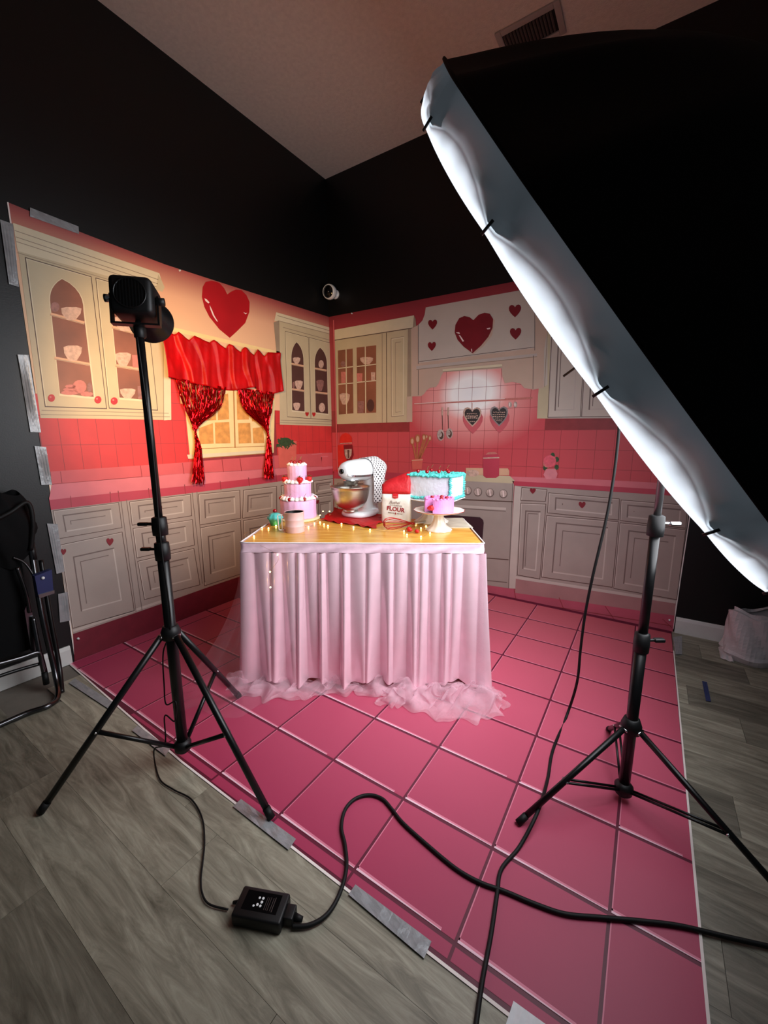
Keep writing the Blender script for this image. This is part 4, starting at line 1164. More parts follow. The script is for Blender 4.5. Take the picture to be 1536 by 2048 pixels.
def dots_mat():
    m = bpy.data.materials.new('polka_dot_cotton'); m.use_nodes = True
    nt = m.node_tree; b = nt.nodes['Principled BSDF']; b.inputs['Roughness'].default_value = 0.8
    uv = nt.nodes.new('ShaderNodeUVMap'); mu = nt.nodes.new('ShaderNodeVectorMath'); mu.operation = 'SCALE'; mu.inputs['Scale'].default_value = 50.0
    rt = nt.nodes.new('ShaderNodeMapping'); rt.inputs['Rotation'].default_value = (0, 0, PI / 4)
    fr = nt.nodes.new('ShaderNodeVectorMath'); fr.operation = 'FRACTION'; su = nt.nodes.new('ShaderNodeVectorMath'); su.operation = 'SUBTRACT'; su.inputs[1].default_value = (0.5, 0.5, 0)
    sp = nt.nodes.new('ShaderNodeVectorMath'); sp.operation = 'MULTIPLY'; sp.inputs[1].default_value = (1, 1, 0)
    le = nt.nodes.new('ShaderNodeVectorMath'); le.operation = 'LENGTH'; lt = nt.nodes.new('ShaderNodeMath'); lt.operation = 'LESS_THAN'; lt.inputs[1].default_value = 0.27
    nt.links.new(uv.outputs[0], rt.inputs['Vector']); nt.links.new(rt.outputs[0], mu.inputs[0]); nt.links.new(mu.outputs[0], fr.inputs[0]); nt.links.new(fr.outputs[0], su.inputs[0]); nt.links.new(su.outputs[0], sp.inputs[0]); nt.links.new(sp.outputs[0], le.inputs[0]); nt.links.new(le.outputs['Value'], lt.inputs[0])
    mx = nt.nodes.new('ShaderNodeMix'); mx.data_type = 'RGBA'; mx.inputs['A'].default_value = rgb(236, 234, 234); mx.inputs['B'].default_value = rgb(40, 30, 34)
    nt.links.new(lt.outputs[0], mx.inputs['Factor']); nt.links.new(mx.outputs['Result'], b.inputs['Base Color'])
    MATS['polka_dot_cotton'] = m
dots_mat()

def cherry(parent, p, r, stem=True):
    mb = MB(); mb.sphere((0, 0, r * 0.95), r, 'cherry_red', n=12, sc=(1, 1, 0.95))
    o = mb.build('cherry', parent, p)
    if stem:
        MB().tube(spline([(0, 0, r * 1.7), (r * 0.3, 0, r * 2.8), (r * 0.9, r * 0.2, r * 3.8)], 4), r * 0.09, 'stem_green', n=5).build('stem', o)
    return o
def strawberry(parent, p, h, rot=(0, 0, 0), name='strawberry'):
    mb = MB(); prof = [(0.0, 0.0), (0.12, 0.03), (0.24, 0.2), (0.36, 0.45), (0.42, 0.68), (0.38, 0.86), (0.22, 0.97), (0.0, 1.0)]
    mb.lathe([(r * h, z * h) for r, z in prof], 'strawberry_red', n=14)
    o = mb.build(name, parent, p); o.rotation_euler = rot
    lf = MB()
    for k in range(6):
        a = k * PI / 3; c, s_ = math.cos(a), math.sin(a); q = 0.09 * h
        lf.add([(0, 0, h), (0.22 * h * c - q * s_, 0.22 * h * s_ + q * c, 1.02 * h), (0.5 * h * c, 0.5 * h * s_, 1.0 * h + 0.14 * h * (k % 2)), (0.22 * h * c + q * s_, 0.22 * h * s_ - q * c, 1.02 * h)], [(0, 1, 2, 3)], 'leaf_green')
    lf.tube([(0, 0, h), (0.03 * h, 0, 1.2 * h)], 0.03 * h, 'leaf_green', n=5)
    lf.build('leaves', o)
    return o
def dollops(mb, pts, r, mat, n=8):
    """piped blobs: a fat base and a peak"""
    for p in pts:
        k = random.uniform(0.85, 1.15)
        mb.lathe([(0.0, -0.35 * r * k), (r * k, -0.2 * r * k), (r * 0.95 * k, 0.25 * r * k), (r * 0.55 * k, 0.6 * r * k), (0.0, 0.95 * r * k)], mat, T=Matrix.Translation(p) @ Matrix.Rotation(random.uniform(-0.25, 0.25), 4, 'X'), n=n, wob=0.12, wn=4)

# --- three-tier lilac cake
p = TB(598, 1037); s = mpp(p)
CK = thing('tiered_cake', 'tall three-tier lilac cake with strawberries, cherries and whipped cream', 'cake', p, TA)
R1, R2, R3 = 35 * s, 26 * s, 18.5 * s
z1, z2, z3, z4 = 0.012, 40 * s, 72 * s, 106 * s
MB().lathe([(0, 0), (R1 * 1.18, 0), (R1 * 1.2, 0.006), (R1 * 1.15, 0.012), (0, 0.012)], 'gold_board', n=32).build('cake_board', CK)
for (r, a, b) in ((R1, z1, z2), (R2, z2, z3), (R3, z3, z4)):
    MB().lathe([(0, a), (r * 0.98, a), (r * 1.0, a + 0.006), (r * 0.985, (a + b) / 2), (r * 1.0, b - 0.006), (r * 0.96, b), (0, b)], 'icing_lilac', n=56, wob=0.018, wn=17).build('cake_tier', CK)
for (r, z, n_, q) in ((R1 * 0.88, z2 + 0.006, 22, 0.021), (R2 * 0.87, z3 + 0.006, 18, 0.020), (R3 * 0.78, z4 + 0.003, 12, 0.015)):
    mb = MB(); dollops(mb, [(r * math.cos(a), r * math.sin(a), z) for a in [2 * PI * k / n_ for k in range(n_)]], q, 'cream_white'); mb.build('whipped_cream', CK)
ca = math.atan2(CAM.y - p.y, CAM.x - p.x) - TA         # towards the camera in cake coordinates
for da in (-1.35, -0.5, 0.35, 1.2): cherry(CK, (R1 * 0.97 * math.cos(ca + da), R1 * 0.97 * math.sin(ca + da), z2 - 0.002), 0.0125)
for da in (-1.25, 0.15, 1.05):
    a = ca + da; strawberry(CK, (R2 * 0.96 * math.cos(a), R2 * 0.96 * math.sin(a), z3 - 0.004), 0.046, (random.uniform(-0.2, 0.2), 0, a))
for da in (-1.6, -0.4, 0.6, 2.4): cherry(CK, (R3 * 0.55 * math.cos(ca + da), R3 * 0.55 * math.sin(ca + da), z4 + 0.008), 0.012)

# --- white stand mixer with steel bowl
p = TB(722, 1030); s = mpp(p)
vh = Vector((FW.x, FW.y, 0)).normalized(); rh = Vector((RT.x, RT.y, 0)).normalized()
fwd = (-rh * 0.60 - vh * 0.80)
MXA = math.atan2(fwd.y, fwd.x)
MX = thing('stand_mixer', 'glossy white stand mixer with steel bowl on the red satin cloth', 'mixer', p + Vector((0, 0, 0.004)), MXA)
bs = MB(); out = []
for k in range(36):
    a = 2 * PI * k / 36; c, s_ = math.cos(a), math.sin(a)
    x = (0.115 if c > 0 else 0.15) * (abs(c) ** 0.75) * (1 if c > 0 else -1) + 0.01; y = 0.105 * (abs(s_) ** 0.8) * (1 if s_ > 0 else -1) * (1.0 if c > -0.2 else 0.86)
    out.append((x, y))
vs = []; fs = []
for (sc, z) in ((0.96, 0.0), (1.0, 0.008), (1.0, 0.02), (0.94, 0.03), (0.8, 0.034)):
    vs += [(x * sc, y * sc, z) for x, y in out]
for j in range(4):
    for k in range(36): fs.append((j * 36 + k, j * 36 + (k + 1) % 36, (j + 1) * 36 + (k + 1) % 36, (j + 1) * 36 + k))
fs.append(tuple(4 * 36 + k for k in range(36))); fs.append(tuple(reversed(range(36))))
bs.add(vs, fs, 'mixer_white', True); bs.build('base', MX)
cl = MB(); rings = []
for (z, x, rx, ry) in ((0.028, -0.095, 0.050, 0.062), (0.08, -0.10, 0.040, 0.050), (0.14, -0.10, 0.037, 0.046), (0.20, -0.095, 0.040, 0.048), (0.245, -0.085, 0.050, 0.056)):
    rings.append([(x + rx * math.cos(2 * PI * k / 24), ry * math.sin(2 * PI * k / 24), z) for k in range(24)])
cl.add([v for r in rings for v in r], [(j * 24 + k, j * 24 + (k + 1) % 24, (j + 1) * 24 + (k + 1) % 24, (j + 1) * 24 + k) for j in range(4) for k in range(24)], 'mixer_white', True); cl.build('column', MX)
HZ = 0.292
head_prof = [(0.0, -0.185), (0.034, -0.18), (0.056, -0.16), (0.070, -0.12), (0.076, -0.06), (0.077, 0.0), (0.074, 0.06), (0.068, 0.11), (0.058, 0.145), (0.042, 0.165), (0.026, 0.172), (0.0, 0.174)]
TX = Matrix.Translation((0.0, 0, HZ)) @ Matrix.Rotation(PI / 2, 4, 'Y')
hd_ = MB(); hd_.lathe([(r, z) for r, z in head_prof], 'mixer_white', T=TX @ Matrix.Diagonal((0.92, 0.98, 1, 1)), n=40); hd_.build('motor_head', MX)
# chrome trim band along the lower side of the head
tb = MB()
for sgn in (-1, 1):
    tb.add([(x, sgn * (r * 0.98 * math.cos(0.45) + 0.0012), HZ - r * 0.92 * math.sin(0.45) + dz) for r, x in head_prof[2:10] for dz in (-0.009, 0.009)],
           [(2 * i, 2 * i + 1, 2 * i + 3, 2 * i + 2) for i in range(7)], 'chrome', True)
tb.build('trim_band', MX)
MB().lathe([(0.015, 0.170), (0.016, 0.182), (0.013, 0.186), (0.0, 0.187)], 'black_gloss', T=TX, n=24).build('hub_cover', MX)
MB().lathe([(0.0, 0.0), (0.011, 0.0), (0.012, 0.012), (0.008, 0.016), (0.0, 0.017)], 'black_gloss', T=frame_to((0.13, -0.05, HZ + 0.012), (0.4, -1, 0.1)), n=16).build('hub_knob', MX)
MB().box((0, 0, 0), (0.034, 0.010, 0.012), 'black_gloss', T=Matrix.Translation((0.11, -0.065, HZ - 0.030)), bev=0.004).build('speed_lever', MX)
MB().box((0, 0, 0), (0.03, 0.010, 0.012), 'black_gloss', T=Matrix.Translation((-0.02, -0.078, HZ - 0.012)), bev=0.004).build('lock_lever', MX)
MB().lathe([(0.0, 0.0), (0.042, 0.0), (0.046, 0.012), (0.046, 0.030), (0.05, 0.034)], 'chrome', T=Matrix.Translation((0.095, 0, HZ - 0.092)), n=28).build('planetary_ring', MX)
MB().tube([(0.095, 0, HZ - 0.09), (0.095, 0, HZ - 0.18)], 0.007, 'steel', n=10).build('beater_shaft', MX)
bt = MB()
for a in range(4):
    c, s_ = math.cos(a * PI / 2), math.sin(a * PI / 2)
    bt.tube(spline([(0.095, 0, HZ - 0.16), (0.095 + 0.045 * c, 0.045 * s_, HZ - 0.2), (0.095 + 0.03 * c, 0.03 * s_, HZ - 0.235), (0.095, 0, HZ - 0.24)], 4), 0.003, 'steel', n=6)
bt.build('beater', MX)
BW = MB()
bp_ = [(0.045, 0.034), (0.047, 0.036), (0.046, 0.044), (0.043, 0.052), (0.058, 0.058), (0.084, 0.074), (0.102, 0.10), (0.113, 0.135), (0.119, 0.172), (0.121, 0.190), (0.127, 0.194), (0.1265, 0.1965), (0.119, 0.193), (0.116, 0.172), (0.11, 0.135), (0.099, 0.10), (0.078, 0.075), (0.0, 0.064)]
BW.lathe(bp_, 'steel', T=Matrix.Translation((0.100, 0, 0)), n=48); BW.build('mixing_bowl', MX)
# --- polka dot tea towel over the back of the mixer
tw = MB(); nU, nV = 26, 40
grid_uv = []
def towel(u, v):
    x = -0.195 + 0.165 * u
    # profile over the head: near side hangs long, far side short
    r = 0.082 + 0.003 * math.sin(v * 20 + u * 5)
    Ln, Lf = 0.215, 0.09; arc = PI * r; tot = Ln + arc + Lf; d = v * tot
    tap = 1.0 - 0.25 * max(0, -(x + 0.15)) / 0.05
    if d < Ln:
        y = -r; z = HZ - (Ln - d)
        k = (Ln - d) / Ln
        x2 = x + 0.030 * k + 0.006 * math.sin(u * 9 + k * 6); y += 0.014 * k * math.sin(u * 7 + 1) - 0.010 * k
        x2 = -0.12 + (x2 + 0.12) * (1 - 0.35 * k)
        return Vector((x2, -y * tap, z)), (u * 0.165, d)
    if d < Ln + arc:
        a = (d - Ln) / r
        return Vector((x, r * math.cos(a) * tap, HZ + r * 0.94 * math.sin(a) * tap)), (u * 0.165, d)
    k = (d - Ln - arc) / Lf
    return Vector((x, -r * tap - 0.01 * k, HZ - Lf * k)), (u * 0.165, d)
vs = []; uvs = []
for i in range(nU):
    for j in range(nV):
        q, t = towel(i / (nU - 1), j / (nV - 1)); vs.append(q); uvs.append(t)
tw.add(vs, [(i * nV + j, (i + 1) * nV + j, (i + 1) * nV + j + 1, i * nV + j + 1) for i in range(nU - 1) for j in range(nV - 1)], 'polka_dot_cotton', True)
TWL = tw.build('tea_towel', None, p + Vector((0, 0, 0.004)), MXA)
uvl = TWL.data.uv_layers.new(name='UVMap')
for poly in TWL.data.polygons:
    for li in poly.loop_indices: uvl.data[li].uv = uvs[TWL.data.loops[li].vertex_index]
tag(TWL, 'white polka dot tea towel draped over the back of the stand mixer', 'towel')
sm = TWL.modifiers.new('thickness', 'SOLIDIFY'); sm.thickness = 0.0015
hh = MB(); hh.poly([(-0.100 + x * 0.026, 0.1045, 0.105 + y * 0.028) for x, y in HEART], 'print_red_dark'); hh.build('printed_heart', TWL)

# --- red satin cloth under the mixer
rc = MB()
c_a, c_b, c_c, c_d = TB(640, 1042), TB(752, 1058), TB(775, 1030), TB(672, 1018)
def rcl(u, v):
    q = (c_a * (1 - u) + c_b * u) * (1 - v) + (c_d * (1 - u) + c_c * u) * v
    e_ = max(0.0, 1 - min(u, 1 - u, v) * 6)
    q.z = ZT + 0.0022 + 0.010 * e_ * (0.5 + 0.5 * math.sin(u * 31 + 3 * math.sin(v * 9))) + 0.0012 * math.sin(v * 41 + u * 23)
    q.x += 0.012 * math.sin(v * 11 + u * 3); q.y += 0.010 * math.sin(u * 13)
    return q
rc.grid(rcl, 60, 30, 'red_satin')
tag(rc.build('satin_cloth'), 'crumpled red satin cloth spread under the stand mixer', 'cloth')

# --- flour bag
p = TB(793, 1044); s = mpp(p)
FA = math.atan2((CAM - p).y, (CAM - p).x) + PI / 2 - 0.16
FB = thing('flour_bag', 'paper flour bag with crumpled red top standing between mixer and cakes', 'bag', p + Vector((0, 0, 0.001)), FA)
bw, bdp = 29 * s, 0.042
def ringz(z, w_, d_, ox=0.0, oy=0.0, n=32, wob=0.0, tilt=0.0):
    r = []
    for k in range(n):
        a = 2 * PI * k / n; c, s_ = math.cos(a), math.sin(a)
        x = w_ * (abs(c) ** 0.35) * (1 if c > 0 else -1); y = d_ * (abs(s_) ** 0.35) * (1 if s_ > 0 else -1)
        q = wob * math.sin(k * 2.7 + z * 90)
        r.append((x + ox + q, y + oy + q * 0.7, z + tilt * x))
    return r
def loft(rings, mat, cap0=True, cap1=True):
    n = len(rings[0]); mb = MB()
    fs = [(j * n + k, j * n + (k + 1) % n, (j + 1) * n + (k + 1) % n, (j + 1) * n + k) for j in range(len(rings) - 1) for k in range(n)]
    if cap0: fs.append(tuple(reversed(range(n))))
    if cap1: fs.append(tuple((len(rings) - 1) * n + k for k in range(n)))
    return mb.add([v for r in rings for v in r], fs, mat, True)
hW = 58 * s
loft([ringz(0, bw * 0.95, bdp * 0.95), ringz(0.006, bw, bdp), ringz(hW * 0.4, bw * 1.01, bdp * 1.05), ringz(hW * 0.8, bw * 0.99, bdp), ringz(hW, bw * 0.97, bdp * 0.97)], 'bag_paper').build('paper_body', FB)
loft([ringz(hW - 0.001, bw * 0.975, bdp * 0.975), ringz(hW + 0.02, bw * 0.97, bdp * 0.96, wob=0.001), ringz(hW + 0.04, bw * 0.95, bdp * 0.9, wob=0.003), ringz(hW + 0.060, bw * 0.96, bdp * 0.75, 0.0, 0.002, wob=0.003, tilt=0.10), ringz(hW + 0.074, bw * 0.95, bdp * 0.5, -0.001, 0.0, wob=0.003, tilt=0.26), ringz(hW + 0.086, bw * 0.90, bdp * 0.3, -0.001, 0.004, wob=0.002, tilt=0.36), ringz(hW + 0.100, bw * 0.80, bdp * 0.10, 0.004, 0.006, tilt=0.40)], 'bag_red').build('folded_top', FB)
yf = -bdp * 1.05 - 0.0012
MB().prism([(-0.017, yf, hW + 0.004), (0.017, yf, hW + 0.004), (0.017, yf, hW - 0.022), (0.0, yf, hW - 0.027), (-0.017, yf, hW - 0.022)], (0, 0.002, 0), 'bag_red').build('label_tab', FB)
MB().box((0, yf - 0.0006, hW - 0.016), (0.026, 0.001, 0.003), 'print_china_pink').build('tab_stripe', FB)
def FT(x, z, rot=0.0): return Matrix.Translation((x, yf, z)) @ Matrix.Rotation(PI / 2, 4, 'X') @ Matrix.Rotation(rot, 4, 'Z')
text_part('Bushel', 0.026, 'ink_brown', FB, FT(-0.006, hW - 0.050, -0.05), bold=-0.0002, shear=0.35, spacing=0.9)
text_part('ALL-PURPOSE', 0.0115, 'ink_brown', FB, FT(0.004, hW - 0.068, -0.10), spacing=1.08)
text_part('FLOUR', 0.034, 'ink_red', FB, FT(0.002, hW - 0.090, -0.12), bold=0.0011)
text_part('ENRICHED  \u2022  NET WT', 0.0085, 'ink_brown', FB, FT(0.0, hW - 0.114, -0.10), bold=0.0001)
MB().box((0.002, yf - 0.0002, hW - 0.114), (0.006, 0.0006, 0.012), 'ink_red').build('emblem', FB)
for k in range(6): MB().box((bw * 0.985, -0.012, hW - 0.02 - 0.012 * k), (0.002, 0.006, 0.006), 'ink_brown').build('side_print', FB)

# --- cake stand builder
def stand(name, label, p, rz, plate_r, h, foot_r, rim='porcelain', wn=12):
    t = thing(name, label, 'cake stand', p, rz)
    MB().lathe([(0, 0), (foot_r, 0), (foot_r * 1.02, 0.004), (foot_r * 0.9, 0.012), (foot_r * 0.6, h * 0.28), (foot_r * 0.42, h * 0.55), (foot_r * 0.36, h * 0.8), (foot_r * 0.42, h - 0.008), (0.0, h - 0.006)], 'porcelain', n=48, wob=0.035, wn=wn).build('foot', t)
    MB().lathe([(0, h - 0.008), (plate_r * 0.5, h - 0.006), (plate_r * 0.96, h + 0.010), (plate_r, h + 0.015), (plate_r * 0.97, h + 0.016), (plate_r * 0.7, h + 0.006), (0, h + 0.003)], 'porcelain', n=56, wob=0.012, wn=14).build('plate', t)
    mb = MB(); pts = [(plate_r * (1 + 0.012 * math.cos(14 * a)) * math.cos(a), plate_r * (1 + 0.012 * math.cos(14 * a)) * math.sin(a), h + 0.0145) for a in [2 * PI * k / 84 for k in range(85)]]
    mb.tube(pts, 0.0016, rim, n=5); mb.build('rim', t)
    return t
# --- square teal-piped cake on its stand
p = TB(863, 1043); s = mpp(p)
h2 = 0.128
stand('cake_stand', 'cream pedestal stand under the square white and teal cake', p, TA, 0.135, h2, 0.10)
TQA = math.atan2((CAM - p).y, (CAM - p).x) + PI / 2 - 0.42
TQ = thing('square_cake', 'square white cake with ruffled teal piping and cherries on a pedestal', 'cake', p + Vector((0, 0, h2 + 0.016)) + rh * 0.022, TQA)
qa, qb, qh = 0.132, 0.107, 0.138
MB().box((0, 0, qh / 2), (2 * qa, 2 * qb, qh), 'icing_white', bev=0.008).build('cake_block', TQ)
MB().box((0, 0, -0.001), (2 * qa + 0.02, 2 * qb + 0.02, 0.004), 'cream_white').build('cake_board', TQ)
def line(a, b, step): 
    a, b = Vector(a), Vector(b); n = max(2, int((b - a).length / step)); return [a + (b - a) * (k / n) for k in range(n + 1)]
cor = [(-qa, -qb), (qa, -qb), (qa, qb), (-qa, qb)]
for nm, z, q in (('top_piping', qh, 0.0125), ('base_piping', 0.010, 0.0115)):
    mb = MB()
    for k in range(4):
        a, b = cor[k], cor[(k + 1) % 4]
        for rr in ((0,) if z < 0.1 else (0, 1)):
            f = 1 - 0.10 * rr
            dollops(mb, [v + Vector((random.uniform(-0.003, 0.003), random.uniform(-0.003, 0.003), random.uniform(-0.003, 0.004))) for v in line((a[0] * f, a[1] * f, z), (b[0] * f, b[1] * f, z), 0.0115)], q, 'icing_teal', n=7)
    if z > 0.1:
        for _ in range(60): dollops(mb, [(random.uniform(-qa, qa) * 0.8, random.uniform(-qb, qb) * 0.8, qh)], 0.011, 'icing_teal', n=6)
    mb.build(nm, TQ)
for k in range(4):
    mb = MB(); dollops(mb, [v + Vector((random.uniform(-0.003, 0.003), random.uniform(-0.003, 0.003), 0)) for v in line((*cor[k], 0.015), (*cor[k], qh), 0.0105)], 0.0105, 'icing_teal', n=7); mb.build('corner_piping', TQ)
for (x, y, st_) in ((-0.085, -0.07, False), (-0.02, -0.085, True), (0.03, -0.03, True), (-0.045, 0.03, True), (0.045, 0.06, True), (0.085, -0.02, False)): cherry(TQ, (x, y, qh + 0.012), 0.0115, st_)

# --- small pink cake on white stand with red rim
p = TB(877, 1060); s = mpp(p)
h3 = 36 * s
stand('cake_stand', 'white fluted pedestal stand with a red rim holding the small pink cake', p, TA, 50 * s, h3, 26 * s, 'porcelain_red', 10)
PK = thing('round_cake', 'small round pink cake with piped edge and a slice cut out', 'cake', p + Vector((0, 0, h3 + 0.007)) + rh * 0.0, TA)
pr_, phh = 29 * s, 26 * s
ca = math.atan2(CAM.y - p.y, CAM.x - p.x) - TA
pts = []; a0, a1 = ca - 0.45, ca - 1.15
ncut = 40
ang = [ca - 0.42 + k * (2 * PI - 0.75) / ncut for k in range(ncut + 1)]
o_ = [(pr_ * math.cos(a), pr_ * math.sin(a), 0) for a in ang] + [(0.1 * pr_ * math.cos(ca - 0.8), 0.1 * pr_ * math.sin(ca - 0.8), 0)]
mb = MB(); mb.prism([Vector(q) for q in o_], (0, 0, phh), 'icing_pink'); mb.build('cake_body', PK)
mb = MB(); dollops(mb, [(pr_ * 0.92 * math.cos(a), pr_ * 0.92 * math.sin(a), phh) for a in ang[::2]], 0.0085, 'icing_pink'); mb.build('piped_edge', PK)
for da in (0.3, 1.4, -1.9, 2.8): 
    mb = MB(); mb.sphere((0, 0, 0.004), 0.011, 'cherry_red', n=10, sc=(1, 1, 0.7)); mb.build('cherry_half', PK, (pr_ * 0.5 * math.cos(ca + da), pr_ * 0.5 * math.sin(ca + da), phh))
q = p + Vector((0, 0, h3 + 0.016)) - rh * (26 * s) - vh * (20 * s)
SB = thing('strawberry', 'strawberry lying on the white pedestal plate beside the small pink cake', 'strawberry', q, 0)
strawberry(SB, (0, 0, 0.016), 0.042, (0.2, PI / 2 * 0.95, TA + 0.2), 'berry')

# --- pink sifter mug
p = TB(590, 1063); s = mpp(p)
SF = thing('flour_sifter', 'pink metal flour sifter with square wire handle in front of tiered cake', 'sifter', p, TA)
r_, h_ = 19 * s, 40 * s
MB().shell([(0, 0), (r_ * 0.98, 0), (r_, 0.002), (r_, h_ * 0.3), (r_ * 1.012, h_ * 0.31), (r_, h_ * 0.33), (r_, h_ * 0.62), (r_ * 1.012, h_ * 0.63), (r_, h_ * 0.65), (r_, h_), (r_ * 1.03, h_ + 0.002), (r_ * 0.97, h_ + 0.002), (r_ * 0.96, h_ * 0.9)], 'sifter_pink', n=40).build('cup', SF)
MB().shell([(r_ * 0.955, h_), (r_ * 0.95, h_ * 0.35), (0, h_ * 0.35)], 'black_metal', n=40).build('sieve', SF)
hn = MB(); hx_ = -r_
hn.tube([(hx_ * 0.98, -0.004, h_ * 0.86), (hx_ - 0.034, -0.012, h_ * 0.86), (hx_ - 0.036, -0.012, h_ * 0.82), (hx_ - 0.032, -0.012, h_ * 0.14), (hx_ - 0.028, -0.012, h_ * 0.10), (hx_ * 0.98, -0.004, h_ * 0.10)], 0.0032, 'porcelain', n=8); hn.build('handle', SF)
MB().tube([(hx_ - 0.016, -0.010, h_ * 0.86), (hx_ - 0.014, -0.010, h_ * 0.10)], 0.0032, 'porcelain', n=8).build('trigger', SF)

# --- teal cupcake with cherry
p = TB(551, 1050); s = mpp(p)
CU = thing('cupcake', 'teal frosted cupcake topped by one cherry beside the sifter', 'cupcake', p, 0)
MB().lathe([(0, 0), (0.026, 0), (0.036, 0.034), (0.037, 0.036), (0, 0.036)], 'teal_wrap', n=48, wob=0.03, wn=24).build('wrapper', CU)
mb = MB(); mb.lathe([(0.038, 0.034), (0.043, 0.042), (0.040, 0.052), (0.033, 0.056), (0.031, 0.064), (0.018, 0.070), (0.0, 0.074)], 'icing_teal', n=40, wob=0.07, wn=8); mb.build('frosting', CU)
cherry(CU, (0.0, 0, 0.072), 0.012, False)

# --- red balloon whisk
a_, b_ = TB(768, 1060), TB(822, 1052); c_ = TB(868, 1046)
ax = (b_ - a_).normalized(); Lb = (b_ - a_).length
WK = thing('balloon_whisk', 'balloon whisk with red wire loops lying in front of the flour bag', 'whisk', a_, math.atan2(ax.y, ax.x))
for k in range(6):
    th = k * PI / 6; c, s_ = math.cos(th), math.sin(th)
    prof = spline([(Lb, 0.003), (Lb * 0.7, 0.018), (Lb * 0.3, 0.033), (Lb * 0.06, 0.026), (0.0, 0.0)], 6)if False else [Vector((x, y, 0)) for x, y in ((Lb, 0.004), (Lb * 0.8, 0.013), (Lb * 0.55, 0.025), (Lb * 0.3, 0.033), (Lb * 0.12, 0.030), (Lb * 0.02, 0.016), (0, 0))]
    half = spline(prof, 4)
    pts = [Vector((q.x, q.y * c, 0.036 + q.y * s_)) for q in half] + [Vector((q.x, -q.y * c, 0.036 - q.y * s_)) for q in reversed(half[:-1])]
    for q in pts: q.z -= 0.020 * (q.x / Lb)
    MB().tube(pts, 0.0016, 'silicone_red', n=6).build('wire_loop', WK)
MB().tube([(Lb - 0.004, 0, 0.0165), (Lb + 0.022, 0, 0.0125)], [0.006, 0.0075], 'silicone_red', n=12).build('ferrule', WK)
MB().tube([(Lb + 0.02, 0, 0.0125), (Lb + 0.05, 0, 0.0105), (Lb + 0.12, 0, 0.0105), (Lb + 0.135, 0, 0.0105)], [0.007, 0.0085, 0.0105, 0.007], 'steel', n=14).build('handle', WK)
# loose berries
for (x, y, h, lb) in ((824, 1066, 0.034, 'loose strawberry lying in front of the whisk handle'), (838, 1068, 0.026, 'small loose red berry next to the strawberry by the whisk')):
    q = TB(x, y); t = thing('strawberry', lb, 'berry', q, random.uniform(0, 3)); strawberry(t, (0, 0, h * 0.40), h, (0.1, 1.45, random.uniform(0, 3)), 'berry')
# marble patterned board at the back right corner
mbd = MB(); mbd.prism([TB(885, 1056) + Vector((0, 0, 0.0005)), TB(946, 1056) + Vector((0, 0, 0.0005)), TB(925, 1037) + Vector((0, 0, 0.0005)), TB(880, 1037) + Vector((0, 0, 0.0005))], (0, 0, 0.004), 'marble')
tag(mbd.build('marble_board'), 'thin grey marbled board at the back right corner of the table', 'board')

# --- fairy lights
FL = thing('fairy_lights', 'warm fairy light string winding over the table top and down the skirt', 'string lights', (TC.x, TC.y, ZT))
loc = [(508, 1074), (524, 1057), (537, 1058), (552, 1053), (617, 1055), (633, 1040), (646, 1024), (659, 1024), (640, 1032), (629, 1048), (648, 1050), (656, 1053), (640, 1046), (683, 1049), (707, 1056), (740, 1061), (808, 1064), (832, 1050), (852, 1054), (842, 1058), (814, 1071), (842, 1075), (860, 1068)]
wp = [TB(x, y) + Vector((0, 0, 0.004)) for x, y in loc]
path = spline(wp, 5)
for q in path: q.z = ZT + 0.0035 + 0.0015 * math.sin(q.x * 300)
wchild(MB().tube(path, 0.0006, 'wire_copper', n=5).build('wire'), FL)
sk_p = [on_floor(487, 1075, ZT) + Vector((0, 0, 0.004))]
for (x, y) in ((555, 1110), (540, 1144), (541, 1175)):
    # points on the front of the skirt
    n_ = Vector((math.sin(TA), -math.cos(TA), 0)); v = ray(x, y); t = ((TC + n_ * 0.075 - CAM).dot(n_)) / v.dot(n_); sk_p.append(CAM + v * t)
wchild(MB().tube(spline([wp[1], sk_p[0] + Vector((0, 0, 0.002)), sk_p[1], sk_p[2], sk_p[3]], 5), 0.0006, 'wire_copper', n=5).build('wire'), FL)
bl = MB().sphere((0, 0, 0), 0.0038, 'bulb', n=8).build('bulb', FL); first = True
for q in wp + sk_p[1:]:
    o = bl if first else bl.copy()
    if not first: col.objects.link(o)
    first = False
    o.parent = FL; o.matrix_parent_inverse = FL.matrix_basis.inverted(); o.location = q + Vector((0, 0, 0.001))

